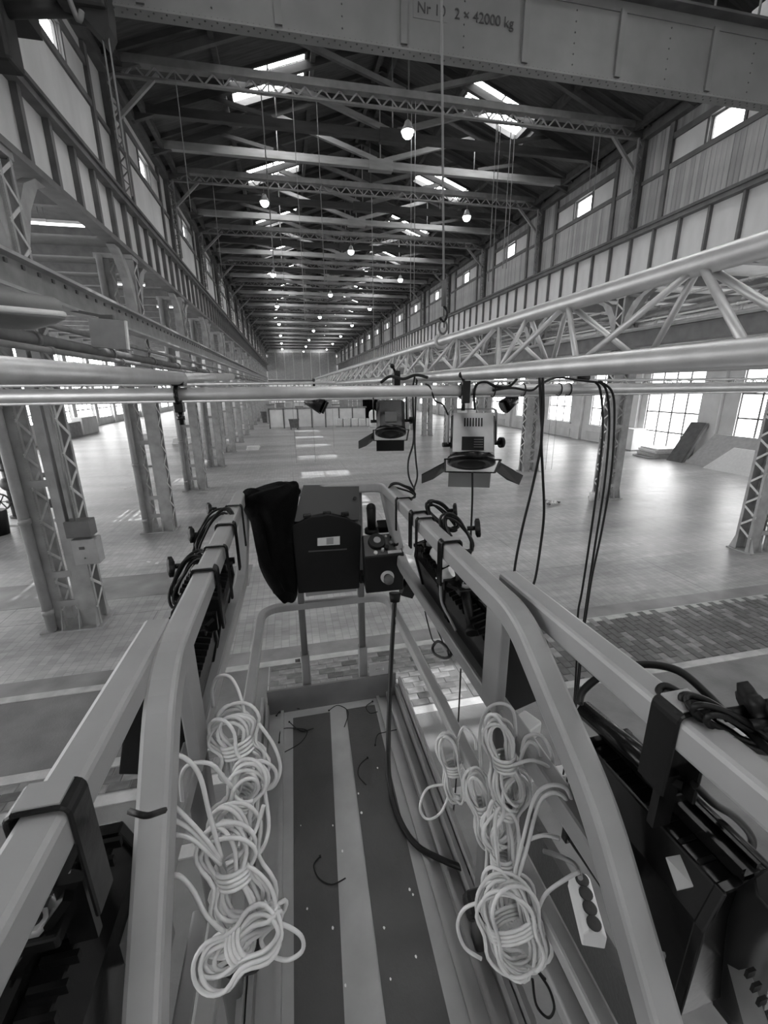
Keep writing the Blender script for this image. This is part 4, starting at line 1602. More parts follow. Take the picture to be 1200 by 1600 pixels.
MB().prism([on_top(u, v, .001)[0] for u, v in ((.04, .05), (.96, .05), (.96, .95), (.04, .95))], on_top(0, 0)[1] * .002).build('face_plate', 'label_dk', cb)
top_part(.36, .6, .04, .022, 'dial', 'black', 28)
top_part(.36, .6, .017, .026, 'dial_cap', 'steel_lt', 20)
for u, v, r, h, mt in ((.78, .78, .012, .016, 'black'), (.83, .42, .012, .016, 'black'), (.72, .55, .008, .008, 'steel_lt'), (.3, .15, .009, .01, 'paper'), (.47, .2, .007, .022, 'steel_lt'), (.58, .3, .011, .02, 'black'), (.62, .85, .006, .006, 'paper')):
    top_part(u, v, r, h, 'button', mt, 14)
MB().prism([on_top(u, v, .003)[0] for u, v in ((.6, .08), (.94, .08), (.94, .2), (.6, .2))], on_top(0, 0)[1] * .001).build('label', 'paper', cb)
sc_ = at(605, 901, y=yF)
fn = Vector((0, -1, -.05)).normalized()
MB().cyl(sc_, sc_ + fn * .006, .03, n=26).build('stop_ring', 'white', cb)
MB().cyl(sc_ + fn * .004, sc_ + fn * .03, .017, n=22).build('stop_stem', 'black', cb)
MB().lathe([(.02, .022), (.023, .03), (.02, .04), (.001, .044)], sc_, fn, 24).build('stop_button', 'steel_dk', cb)
MB().cyl(at(617, 926, y=1.74), at(617, 940, y=1.73), .028, .022, n=16).build('gland', 'black', cb)
jb = at(581, 826, y=1.84)
MB().cyl(jb + Vector((0, 0, -.02)), jb + Vector((.0, 0, .0)), .034, n=18).build('joystick_base', 'black', cb)
MB().cyl(jb, jb + Vector((-.002, .0, .1)), .019, .022, 18).build('joystick', 'black', cb)
MB().ball(jb + Vector((-.002, 0, .1)), .022, 14, 8).build('joystick_top', 'black', cb)
MB().box(at(602, 822, y=1.85), (.075, .06, .035), Matrix.Rotation(.3, 3, 'X')).build('socket_cover', 'black_metal', cb, bevel=.004)
MB().box(at(640, 915, y=1.74), (.06, .05, .1), Matrix.Rotation(.4, 3, 'Y')).build('side_bracket', 'black', cb, bevel=.004)
MB().mm(.27, .43, 1.8, 1.86, 3.62, 3.66).build('mounting_plate', 'black_metal', cb)
pth = [at(617, 938, y=1.73), at(613, 1000, y=1.66), at(610, 1060, y=1.6), at(607, 1150, y=1.48), at(608, 1215, z=3.0), at(620, 1270, z=2.935), at(648, 1318, z=2.925), at(690, 1343, z=2.93), at(735, 1362, z=2.96), at(768, 1388, z=3.0), at(790, 1420, z=3.0)]
tag(MB().tube(smooth_path(pth, 7), .0105, 12).build('control_cable', 'rubber', loc=pth[5]), 'thick black cable running from the control box across the deck', 'cable')


# ------------------------------------------------------------------ cables
def cable_px(pts, r, name, mat, parent=None, n=6, sides=8):
    P = [at(p[0], p[1], d=p[2]) if len(p) == 3 else p for p in pts]
    mb = MB().tube(smooth_path(P, n), r, sides)
    return mb.build(name, mat, parent) if parent is not None else mb.build(name, mat, loc=P[0])


def hank(cx, cy, d, ang, lpx, wpx, n, r, label, grp, mat='cord', wrap=True, seed=0, name='cable_hank', pinch=.6, depth=.02, cat='cable'):
    rr = random.Random(seed)
    s_ = d / FPX
    a = math.radians(ang)
    A = CAMX * math.cos(a) + CAMD * math.sin(a)
    W = -CAMX * math.sin(a) + CAMD * math.cos(a)
    Nn = -CAMF
    C = at(cx, cy, d=d)
    t = thing(name, label, cat, C, grp)
    P = []
    for i in range(n):
        jl, jw, jo, jd = rr.uniform(.8, 1.12), rr.uniform(.55, 1.15), rr.uniform(-.16, .16), rr.uniform(-1, 1)
        ja = rr.uniform(-.12, .12)
        for j in range(12):
            u = 2 * math.pi * j / 12
            ex = math.cos(u) * jl * lpx / 2
            ey = (math.sin(u) * jw * (1 - pinch + pinch * abs(math.cos(u)) ** .7) + jo) * wpx / 2
            ex, ey = ex * math.cos(ja) - ey * math.sin(ja), ex * math.sin(ja) + ey * math.cos(ja)
            P.append(C + A * (ex * s_) + W * (ey * s_) + Nn * (depth * (jd + .7 * math.sin(u + i))))
    MB().tube(smooth_path(P, 3), r, 7).build('loops', mat, t)
    if wrap:
        Q = []
        rw = (1 - pinch) * wpx / 2 * s_ * .95 + r
        for k in range(4 * 10):
            u = 2 * math.pi * k / 10
            Q.append(C + A * ((k / 10 - 2) * 2.15 * r) + W * (rw * math.cos(u)) + Nn * ((depth + r) * 1.15 * math.sin(u)))
        MB().tube(smooth_path(Q, 2), r, 7).build('wrapping', mat, t)
    return t


CG = 'white cable hanks tied along the platform rails'
RC = .0037
h1 = hank(372, 1168, .90, 70, 112, 100, 9, RC, 'white cable hank tied highest on the rail with the draped loops', CG, seed=1)
cable_px([(333, 1104, 1.0), (331, 1078, .98), (340, 1058, .97), (358, 1057, .96), (372, 1078, .94), (382, 1115, .92), (380, 1140, .9)], RC, 'tail', 'cord', h1)
cable_px([(404, 1130, .9), (428, 1165, .9), (438, 1200, .9), (428, 1228, .9), (408, 1230, .9), (392, 1200, .9)], RC, 'tail', 'cord', h1)
h2 = hank(378, 1247, .83, 115, 106, 77, 8, RC, 'white cable hank tied second from the jacket on the same rail', CG, seed=2)
cable_px([(286, 1262, .8), (283, 1215, .79), (297, 1194, .78), (330, 1194, .78), (352, 1218, .8), (372, 1240, .82)], RC, 'tail', 'cord', h2)
cable_px([(412, 1225, .83), (420, 1290, .82), (408, 1330, .8), (385, 1345, .78)], RC, 'tail', 'cord', h2)
h3 = hank(366, 1362, .74, 78, 168, 115, 10, RC, 'white cable hank third from the jacket with many strands draped over the rail', CG, seed=3)
for pts in ([(250, 1190, .70), (262, 1180, .69), (288, 1184, .68), (312, 1212, .69), (328, 1275, .70), (346, 1340, .72)],
            [(248, 1240, .69), (275, 1262, .68), (312, 1300, .69), (345, 1342, .72)],
            [(250, 1287, .69), (272, 1282, .68), (305, 1302, .69), (345, 1345, .72)],
            [(250, 1318, .69), (270, 1305, .68), (302, 1312, .69), (345, 1350, .72)],
            [(412, 1258, .75), (398, 1300, .74), (372, 1338, .73), (352, 1350, .72)]):
    cable_px(pts, RC, 'tail', 'cord', h3)
h4 = hank(378, 1468, .72, -38, 140, 87, 9, RC, 'white cable hank lowest on that rail, its loop lying out over the deck', CG, seed=5)
cable_px([(250, 1374, .66), (278, 1368, .66), (302, 1392, .67), (322, 1430, .69), (350, 1456, .71)], RC, 'tail', 'cord', h4)
cable_px([(402, 1440, .72), (440, 1444, .73), (470, 1462, .74), (472, 1486, .75), (448, 1500, .76), (420, 1490, .75), (408, 1468, .74), (425, 1448, .75)], RC, 'tail', 'cord', h4)
cable_px([(430, 1440, .72), (428, 1400, .72), (412, 1372, .73), (385, 1350, .73)], RC, 'tail', 'cord', h4)
h5 = hank(708, 1200, 1.25, 80, 103, 47, 7, RC, 'small white cable hank hanging alone beside the low rail', CG, seed=6, pinch=.5)
cable_px([(700, 1225, 1.25), (668, 1232, 1.25), (656, 1262, 1.25), (668, 1280, 1.25), (690, 1268, 1.25), (705, 1230, 1.25)], RC, 'tail', 'cord', h5)
cable_px([(714, 1160, 1.25), (724, 1136, 1.24), (740, 1150, 1.22), (744, 1172, 1.2)], RC, 'tail', 'cord', h5)
h6 = hank(788, 1190, .92, 82, 140, 72, 9, RC, 'white cable hank looped over the rail nearest the flat upright', CG, seed=7)
cable_px([(752, 1210, 1.0), (750, 1140, 1.0), (762, 1108, .97), (784, 1099, .94), (802, 1112, .93), (806, 1150, .92)], RC, 'tail', 'cord', h6)
for pts in ([(815, 1175, .9), (822, 1152, .88), (846, 1150, .87), (862, 1178, .87), (866, 1210, .9)], [(812, 1188, .9), (826, 1160, .88), (842, 1170, .87), (846, 1190, .9)],
            [(800, 1196, .9), (830, 1188, .86), (856, 1198, .86), (866, 1215, .9)]):
    cable_px(pts, RC, 'tail', 'cord', h6)
h7 = hank(752, 1262, 1.0, 78, 134, 50, 7, RC, 'slim white cable hank between the small lone hank and the rail', CG, seed=8)
h8 = hank(788, 1262, .93, 110, 123, 77, 8, RC, 'white cable hank in the middle of the hanging cluster', CG, seed=9)
h9 = hank(785, 1345, .92, 86, 168, 45, 8, RC, 'slack bunch of white cable hanging below the cluster', CG, seed=10, pinch=.35)
h10 = hank(800, 1445, .86, 72, 151, 110, 11, RC, 'largest white cable hank hanging lowest beside the power strip', CG, seed=12, pinch=.3)
cable_px([(765, 1407, .88), (728, 1418, .9), (715, 1445, .9), (726, 1480, .9), (752, 1498, .9)], RC, 'tail', 'cord', h10)
cable_px([(796, 1400, .88), (815, 1320, .86), (834, 1250, .83), (856, 1228, .8), (884, 1232, .79), (896, 1262, .8)], RC, 'tail', 'cord', h10)
cable_px([(800, 1400, .88), (822, 1330, .86), (840, 1262, .83), (858, 1240, .8), (880, 1244, .79), (892, 1268, .8)], RC, 'tail', 'cord', h10)
cable_px([(838, 1430, .86), (852, 1398, .84), (880, 1376, .82), (905, 1362, .81)], RC, 'tail', 'cord', h10)
cable_px([(826, 1312, .86), (850, 1305, .84), (875, 1310, .83)], RC, 'tail', 'cord', h10)
cable_px([(832, 1530, .9), (838, 1570, .9), (856, 1590, .9), (866, 1575, .9), (858, 1545, .9), (842, 1520, .9), (852, 1530, .9)], .0028, 'cord_end', 'rubber', h10)

# dark straps holding two of the hanks
for px, py, d, lab in ((380, 1495, .80, 'small black strap pad under the lowest hank by the deck'), (748, 1412, .95, 'black strap pad behind the largest hank')):
    c = at(px, py, d=d)
    tag(MB().box(c, (.06, .05, .05), Matrix.Rotation(.4, 3, 'X')).build('strap_pad', 'rubber', loc=c, bevel=.01), lab, 'pad')

# zip ties dropped on the deck
zt = [([(432, 1118), (446, 1104), (468, 1108)], 'cut black cable tie at the far corner of the deck under the gate'),
      ([(436, 1160), (440, 1140), (462, 1138), (480, 1142), (470, 1160), (445, 1175)], 'looped black cable tie lying on the pale rib'),
      ([(452, 1128), (470, 1142), (490, 1138)], 'short cut cable tie beside the looped one'),
      ([(514, 1110), (528, 1102), (544, 1112), (538, 1136)], 'black cable tie curled over the pale stripe at the gate'),
      ([(582, 1096), (572, 1104), (578, 1114), (590, 1112)], 'tiny cable tie by the foot of the gate post'),
      ([(586, 1164), (590, 1148), (602, 1144), (620, 1140)], 'cable tie next to the thick black cable'),
      ([(574, 1184), (562, 1196), (560, 1212), (572, 1226)], 'curved cable tie alone on the dark mat'),
      ([(500, 1338), (490, 1352), (498, 1372), (518, 1382), (540, 1372)], 'largest cable tie, curved, on the mat nearest the camera')]
for pts, lab in zt:
    P = [at(a, b, z=ZF + .012) for a, b in pts]
    o = thing('cable_tie', lab, 'cable tie', P[0], 'cut cable ties on the deck')
    MB().sweep(smooth_path(P, 5), rsq(.0045, .002, .0005, 1), sm=False).build('strap', 'rubber', o)
    MB().box(P[0], (.008, .007, .005)).build('head', 'rubber', o)
fk = MB()
for px, py in ((486, 1100), (640, 1390), (645, 1398), (560, 1240), (520, 1290), (470, 1290), (540, 1540), (610, 1530), (650, 1495), (520, 1450), (590, 1200), (565, 1270), (480, 1420), (604, 1086), (600, 1450), (535, 1330)):
    p = at(px, py, z=ZF + .008)
    q = rnd.uniform(.002, .005)
    fk.prism([p + Vector((q * math.cos(a) * rnd.uniform(.6, 1.2), q * math.sin(a) * 1.3, 0)) for a in (0, 1.3, 2.5, 3.6, 5.0)], (0, 0, .0012))
tag(fk.build('debris', 'white', loc=(.1, 1, ZF + .006), kind='stuff'), 'white paint flakes scattered over the deck mats', 'debris')
#==GEAR==
def hook_over(x, y, z, t, w=.04, mat='black_metal', ldn=.1, rdn=.13, half=.029):
    p = fillet([(x - half, y, z - ldn), (x - half, y, z + .031), (x + half, y, z + .031), (x + half, y, z - rdn)], .012, 4)
    MB().sweep(p, rsq(.006, w, .002, 1), up=(0, 1, 0), sm=False).build('hook', mat, t)
    MB().box((x, y, z + .0345), (half * 1.5, w * .8, .003)).build('hook_sheen', 'paint', t, label='pale top of the hook, reflected light put into its colour')  # pale plate: light reflected by the glossy hook top, put into colour


def star_knob(c, ax, r, t, mat='black', name='knob'):
    c, ax = V(c), V(ax).normalized()
    s, u = frame_of(ax, Vector((0, 0, 1)))
    rings = []
    for h, k in ((0, .7), (.004, 1), (r * .55, 1), (r * .65, .75)):
        rings.append([c + ax * h + (s * math.cos(a) + u * math.sin(a)) * (r * k * (1 + .16 * math.cos(6 * a))) for a in np.linspace(0, 2 * math.pi, 31)[:-1]])
    MB().loft(rings).build(name, mat, t)
    MB().cyl(c - ax * r * .9, c, r * .28, n=10).build('knob_stem', mat, t)


def flood(c, size, label, rx=0.0, rz=0.0, hook=None, slots=True, plate=None, tube_top=False, ry=0.0, hw=.032):
    """black flood lamp: finned housing, end ribs, hanging bar, hook clamp over a rail"""
    c = V(c)
    t = thing('flood_lamp', label, 'flood lamp', c, 'black flood lamps hung on the platform rails')
    R = Matrix.Rotation(rz, 3, 'Z') @ Matrix.Rotation(rx, 3, 'X') @ Matrix.Rotation(ry, 3, 'Y')
    sx, sy, sz = size

    def L(x, y, z):
        return c + R @ Vector((x, y, z))
    prof = [(-.5, -.5), (.5, -.5), (.5, .2), (.36, .46), (-.36, .46), (-.5, .2)]
    MB().loft([[L(x * sx, y * sy, z * sz) for x, z in prof] for y in (-.46, .46)], sm=False).build('housing', 'black_metal', t, bevel=.004)
    for y in (-.47, .47):
        MB().loft([[L(x * sx * 1.08, (y + dy) * sy, z * sz * 1.06) for x, z in prof] for dy in (-.03, .03)], sm=False).build('end_plate', 'black_metal', t, bevel=.003)
    n = max(6, int(sy / .03))
    fm_ = MB().box((0, 0, 0), (sx * .3, .007, .014), R).mesh('fin', M['black'])
    for i in range(n if slots else 0):
        y = (-.4 + .8 * i / (n - 1)) * sy
        for s_ in (-1, 1):
            inst('fin', fm_, t, L(s_ * .3 * sx, y, .475 * sz) - c)
    if not slots:
        for u in (.2, .3, .4):
            MB().sweep([L(u * sx, v * sy, (.47 if u < .35 else .4) * sz) for v in (-.47, 0, .47)], circ(.009, 10)).build('ridge', 'black_metal', t)
        for i in range(7):
            MB().box(L(-.22 * sx, (-.34 + i * .11) * sy, .462 * sz), (sx * .22, .006, .004), R).build('vent_slot', 'black', t)
    ch = MB()
    ch.box(L(0, 0, .5 * sz), (sx * .2, sy * .96, .014), R)
    for s_ in (-1, 1):
        ch.beam(L(s_ * sx * .1, -.47 * sy, .52 * sz + .006), L(s_ * sx * .1, .47 * sy, .52 * sz + .006), .006, .012)
    ch.build('channel', 'black_metal', t)
    if plate:
        u0, u1, v0, v1 = plate
        MB().prism([L(u * sx, v * sy, .46 * sz + .012) for u, v in ((u0, v0), (u1, v0), (u1, v1), (u0, v1))], R @ Vector((0, 0, .003))).build('label', 'wrap', t)
    if hook:
        hx, hy, hz = hook
        hook_over(hx, hy, hz, t, w=hw)
        top = L(0, 0, .55 * sz)
        MB().beam(Vector((hx, hy, hz - .09)), Vector((hx, hy, min(hz - .1, top.z))), .03, .012).build('hanger', 'black_metal', t)
        b0 = Vector((hx, hy, hz - .1))
        MB().beam(b0, top, .035, .01).build('bracket', 'black_metal', t)
        MB().box((top + b0) / 2, (.05, .05, .02)).build('pivot_plate', 'black_metal', t, bevel=.004)
        q = (top + b0) / 2 + Vector((0, -.01, .012))
        MB().cyl(q, q + Vector((0, 0, .01)), .013, n=6).build('nut', 'steel_lt', t)
        MB().cyl(q, q + Vector((0, 0, .014)), .007, n=10).build('bolt', 'black', t)
    if tube_top:
        MB().cyl(L(-.2 * sx, .62 * sy, .62 * sz), L(-.12 * sx, -.02 * sy, .66 * sz), .018, n=16).build('tube', 'black_metal', t)
    return t


# nearest ones, over the fixed-deck rails
flood((-.348, .41, 3.76), (.135, .34, .2), 'big finned flood lamp hung from the rail with the taped bend below it', hook=(-.281, .42, ZR), hw=.04)
fl = flood((.558, .43, 3.74), (.13, .27, .24), 'big flood lamp with a blank plate hung from the rail beside the power strip', rz=.05, hw=.045, hook=(.495, .385, ZR), tube_top=True, slots=False)
MB().prism([at(1133, 1485, d=.62), at(1160, 1482, d=.6), at(1215, 1640, d=.5), at(1175, 1640, d=.52)], CAMF * .004).build('reflector', 'alu', fl, label='bright metal reflector edge')
MB().prism([at(1040, 1341, z=3.885), at(1062, 1337, z=3.885), at(1083, 1386, z=3.885), at(1058, 1392, z=3.874)], (0, 0, .002)).build('label', 'grey_box', fl)
tm = MB()
for i in range(5):
    tm.box(at(1172 + i * 9, 1520 + i * 22, d=.54), (.012, .004, .012))
tm.build('reflector_teeth', 'black', fl)
MB().sweep(smooth_path([at(1150, 1570, d=.66), at(1165, 1470, d=.6), at(1190, 1420, d=.56), at(1230, 1400, d=.52)], 5), rsq(.05, .06, .012, 1)).build('cable_cover', 'black', fl)
fa = bpy.data.objects['flood_lamp']
q = at(98, 1412, z=3.885)
MB().box(q, (.05, .05, .014)).build('pivot_plate', 'black_metal', fa, bevel=.003)
MB().cyl(q + Vector((0, 0, .007)), q + Vector((0, 0, .014)), .0115, n=6).build('nut', 'steel_lt', fa)
MB().cyl(q + Vector((0, 0, .007)), q + Vector((0, 0, .016)), .006, n=10).build('bolt', 'black', fa)
# the middle pair on each side
flood((-.305, 1.33, 3.84), (.13, .3, .2), 'smaller finned flood lamp hung furthest along the arched-bracket side rail', hook=(-.222, 1.38, ZR), ry=.25)
flood((-.315, .98, 3.80), (.13, .3, .22), 'smaller finned flood lamp hung between the middle and upper rails by the bent post', hook=(-.225, 1.02, ZR), ry=.25)
flood((.505, 1.32, 3.86), (.13, .28, .18), 'flood lamp with plastic film beside it near the control box', hook=(.414, 1.36, ZR), ry=-.25)
f4 = flood((.525, 1.0, 3.82), (.15, .36, .22), 'flood lamp with a long black handle hung before the flat upright', hook=(.416, 1.06, ZR), ry=-.3)
MB().cyl(at(727, 925, d=1.2), at(738, 985, d=1.13), .013, n=14).build('handle', 'black', f4)
MB().cyl(at(738, 982, d=1.13), at(739, 990, d=1.12), .018, n=14).build('handle_end', 'black', f4)

# coiled black leads with clamp knobs on the outer side of the rails
BG = 'coiled black leads on the platform rails'


def lead(cx, cy, d, ang, l, w, n, label, seed, knobs, hookpos=None):
    t = hank(cx, cy, d, ang, l, w, n, .0042, label, BG, mat='rubber', wrap=False, seed=seed, name='cable_coil', pinch=.15, depth=.018)
    for (px, py, dd, r) in knobs:
        star_knob(at(px, py, d=dd), (-.75 if px < 600 else .75, -.3, .1), r, t)
    if hookpos:
        hook_over(*hookpos, t, w=.016)
    return t


lead(296, 905, 1.22, 118, 92, 44, 6, 'black lead coil hanging outermost by the clamp knob, lower on the jacket-side rail', 21, [(272, 885, 1.22, .026)], (-.222, 1.17, ZR))
lead(335, 835, 1.5, 120, 85, 44, 6, 'black lead coil higher on the jacket-side rail', 22, [(303, 835, 1.5, .026), (330, 795, 1.65, .022)], (-.222, 1.6, ZR))
lead(716, 835, 1.35, 55, 70, 34, 5, 'black lead coil beyond the rail, nearest the plastic film', 23, [(742, 825, 1.33, .026)], (.412, 1.28, ZR))
lead(690, 806, 1.6, 40, 60, 26, 5, 'black lead coil beyond the rail, next to the front corner', 24, [(708, 797, 1.55, .022)], (.41, 1.55, ZR))
lead(628, 768, 1.85, 20, 44, 22, 4, 'small black lead coil on top of the front corner above the control box', 25, [])
t = lead(1128, 1128, .56, 32, 120, 34, 5, 'thick black leads bundled beside the big star knob on the outer rail', 26, [])
star_knob(at(1166, 1112, d=.55), (.75, -.35, .35), .03, t)
star_knob(at(1204, 1128, d=.52), (.75, -.35, .35), .022, t)
cable_px([(905, 1100, .72), (912, 1078, .73), (950, 1050, .72), (1005, 1038, .7), (1060, 1048, .67), (1105, 1085, .63), (1135, 1118, .6)], .0062, 'lead', 'rubber', t)
cable_px([(1062, 1096, .6), (1036, 1092, .6), (1030, 1078, .61), (1042, 1072, .61), (1075, 1090, .6), (1110, 1110, .58)], .0052, 'lead', 'rubber', t)
cable_px([(1100, 1112, .58), (1130, 1118, .57), (1165, 1140, .55), (1210, 1180, .5)], .0052, 'lead', 'rubber', t)
cable_px([(1110, 1125, .58), (1150, 1150, .56), (1185, 1190, .54), (1215, 1240, .52)], .0052, 'lead', 'rubber', t)
cable_px([(1085, 1225, .6), (1115, 1255, .62), (1150, 1278, .65), (1175, 1310, .68), (1170, 1340, .7), (1160, 1385, .72)], .0058, 'lead', 'rubber', t)
MB().cyl(at(1090, 1112, d=.585), at(1100, 1106, d=.58), .008).build('lead_clip', 'steel_lt', t)
cable_px([(1030, 1520, .66), (1038, 1492, .65), (1075, 1470, .63), (1130, 1464, .6), (1190, 1474, .56)], .0045, 'lead', 'grey_box', t)
cn = at(1166, 1395, d=.7)
t = thing('cable_connector', 'white plastic connector funnel standing below the thick black lead', 'connector', cn)
MB().lathe([(.012, -.09), (.017, -.06), (.024, -.01), (.036, .015), (.036, .024), (.015, .026)], cn, (-.05, -.2, 1), 22).build('body', 'white', t)

# power strip
p0, p1 = at(905, 1372, z=3.36), at(930, 1466, z=3.36)
ps = thing('power_strip', 'white power strip with four sockets fixed beside the sloping rail', 'power strip', p0)
d_ = (p1 - p0).normalized()
sd = d_.cross(Vector((0, 0, 1))).normalized()
sec = [(-.024, -.03), (.024, -.03), (.024, .005), (.014, .018), (-.014, .018), (-.024, .005)]
MB().loft([[p + sd * a + Vector((0, 0, 1)) * b for a, b in sec] for p in (p0, p1)], sm=False).build('body', 'white', ps, bevel=.003)
for i in range(4):
    c = p0 + (p1 - p0) * ((i + .55) / 4.1) + Vector((0, 0, .016))
    MB().lathe([(.0145, .0), (.0155, .004), (.0135, .0045), (.001, .003)], c, (0, 0, 1), 18).build('socket', 'knob', ps)
tag(cable_px([(907, 1372, .83), (900, 1352, .86), (880, 1340, .88), (850, 1330, .92)], .005, 'power_lead', 'grey_box'), 'grey lead running into the power strip', 'cable')

# plastic film, connectors and little things at the front corner
fm = at(690, 868, d=1.35)
mb = MB().ball(fm, .04, 14, 10, (.7, 1.0, 1.1))
mb.v = [(p[0] + .008 * math.sin(90 * p[2] + 50 * p[1]), p[1] + .006 * math.sin(80 * p[0]), p[2] + .008 * math.sin(60 * p[1])) for p in mb.v]
tag(mb.build('film_wrap', 'wrap', loc=fm), 'crumpled clear plastic film tucked under the rail by the control box', 'wrapping')
cp_ = at(697, 898, d=1.3)
t = thing('cable_plug', 'pale cable plug hanging under the plastic film', 'plug', cp_)
MB().cyl(at(688, 902, d=1.3), at(706, 893, d=1.28), .017, n=14).build('body', 'white', t)
MB().cyl(at(681, 904, d=1.3), at(690, 901, d=1.3), .005, n=8).build('pin', 'chrome', t)
cable_px([(688, 906, 1.3), (690, 940, 1.26), (702, 965, 1.24), (712, 985, 1.22)], .004, 'lead', 'grey_box', t)
lb = at(616, 800, y=1.86)
tag(MB().box(lb, (.03, .006, .12), Matrix.Rotation(.2, 3, 'Y')).build('rating_plate', 'paper', loc=lb), 'pale printed plate fixed to the front corner post', 'plate')
tp = at(638, 858, y=1.72)
tag(MB().box(tp, (.05, .012, .045), Matrix.Rotation(.4, 3, 'Y')).build('tape_flag', 'wrap', loc=tp, bevel=.003), 'torn piece of pale tape at the front corner post', 'tape')
sk = at(822, 1135, d=1.0)
tag(MB().box(sk, (.05, .05, .04), Matrix.Rotation(.4, 3, 'Z')).build('junction_block', 'white', loc=sk, bevel=.006), 'small pale junction block behind the rail with looped cable', 'box')
w3 = at(903, 1262, d=.85)
tag(MB().box(w3, (.03, .06, .07), Matrix.Rotation(.5, 3, 'Z')).build('foam_pad', 'white', loc=w3, bevel=.01), 'white foam pad where two cable loops cross the rail', 'pad')

# carabiner on thin cord
cc = [at(a, b, x=.47) for a, b in ((682, 1003), (690, 1004), (702, 1015), (704, 1024), (694, 1028), (680, 1022), (676, 1012))]
t = thing('carabiner', 'black carabiner dangling on a thin cord beside the low rail', 'carabiner', cc[0])
MB().tube(smooth_path(cc, 4, closed=True), .0055, 8, closed=True).build('body', 'black_metal', t)
MB().cyl(cc[2], cc[3], .009).build('gate', 'black', t)
MB().tube(smooth_path([at(664, 955, x=.47), at(670, 980, x=.47), at(676, 1000, x=.47), cc[0]], 4), .0028, 6).build('cord', 'rubber', t)
MB().tube(smooth_path([at(674, 960, x=.47), at(684, 985, x=.47), at(692, 1004, x=.47)], 4), .0028, 6).build('cord', 'rubber', t)

# ------------------------------------------------------------------ black leads hanging from the cross pipe
HG = 'black leads hanging from the cross pipe'


def hung(pts, Y, r, label, name='hanging_cable'):
    P = [at(p[0], p[1], y=(p[2] if len(p) > 2 else Y)) for p in pts]
    o = MB().tube(smooth_path(P, 6), r, 8).build(name, 'rubber', loc=P[0])
    return tag(o, label, 'cable', HG)


hung([(843, 590), (845, 640), (846, 690), (832, 760), (815, 830), (804, 890), (806, 915), (822, 925)], 1.89, .0068, 'black cable of the lone pair bowing out nearest the spotlight')
hung([(848, 590), (849, 640), (846, 690), (848, 740), (850, 800), (845, 850), (836, 905), (828, 922)], 1.885, .0068, 'black cable of the lone pair that hangs straighter')
hung([(930, 597), (938, 610), (942, 660), (938, 720), (925, 820), (910, 920), (903, 960), (901, 1030), (897, 1100)], 1.9, .0058, 'outermost of three black cables bent over the pipe, swinging nearest the spotlight')
hung([(935, 596), (948, 612), (952, 670), (944, 760), (930, 850), (918, 930), (910, 990), (905, 1060), (890, 1180), (885, 1230)], 1.88, .0058, 'middle one of three black cables bent over the pipe')
hung([(938, 596), (957, 614), (960, 660), (955, 740), (940, 830), (925, 900), (916, 960), (908, 1010), (898, 1100), (880, 1210)], 1.86, .0058, 'third of three black cables bent over the pipe, nearest the big window')
hung([(738, 738), (738, 780), (736, 830), (735, 868)], 1.97, .0055, 'single black cable dropping from the spotlight to the star knob')
hung([(720, 1045, 1.4), (718, 1090, 1.4), (715, 1150, 1.4), (712, 1230, 1.4), (705, 1295, 1.4)], 1.4, .0035, 'thin black line dropping past the low rail')
hung([(648, 588), (645, 610), (646, 650), (646, 690), (638, 720), (639, 745), (648, 765)], 2.62, .006, 'paired black cable behind the black spotlight, bowing to the jacket side')
hung([(652, 588), (650, 610), (649, 650), (648, 690), (650, 720), (652, 745), (646, 765)], 2.6, .006, 'paired black cable behind the black spotlight, bowing to the window side')
hung([(742, 640), (741, 615, 1.92), (746, 600, 1.92), (760, 597, 1.92), (775, 604, 1.92), (795, 604, 1.92), (808, 592, 1.92)], 1.95, .006, 'black cable looping from the silver topped spotlight over the pipe')
hung([(700, 648, 1.97), (692, 632, 1.93), (680, 626, 1.93), (672, 605, 1.93), (665, 600, 1.95)], 1.93, .004, 'thin cable curling from the spotlight housing to the pipe')
hung([(770, 610, 1.92), (800, 606, 1.91), (830, 610, 1.9), (845, 600, 1.9), (870, 590, 1.92), (905, 594, 1.9), (940, 598, 1.9)], 1.92, .0055, 'black cable taped along the top of the cross pipe')
hung([(595, 598, 2.4), (610, 588, 2.4), (630, 592, 2.35), (650, 586, 2.3), (668, 590, 2.25)], 2.4, .008, 'tangle of black cable lying on the truss chord')
c = at(905, 594, y=1.93)
t = thing('cable_coupler', 'stubby black and silver cable coupler lying on the cross pipe', 'connector', c)
MB().cyl(c + Vector((-.02, 0, .012)), c + Vector((.05, 0, .012)), .014).build('body', 'black', t)
MB().cyl(c + Vector((-.05, 0, .012)), c + Vector((-.02, 0, .012)), .012).build('sleeve', 'steel_lt', t)
for q_, px in enumerate((770, 817, 873, 888)):
    c = at(px, 608, y=PY)
    o = MB().tube([c * 1.0 + Vector((0, .029 * math.cos(a), PZ - c.z + .029 * math.sin(a))) for a in np.linspace(0, 2 * math.pi, 14)[:-1]], .003, 6, closed=True).build('pipe_tie', 'rubber', loc=(c.x, PY, PZ))
    tag(o, '%s thin black tie round the cross pipe, counted from the silver topped spotlight' % ORD[q_], 'cable tie', 'thin black ties along the cross pipe')

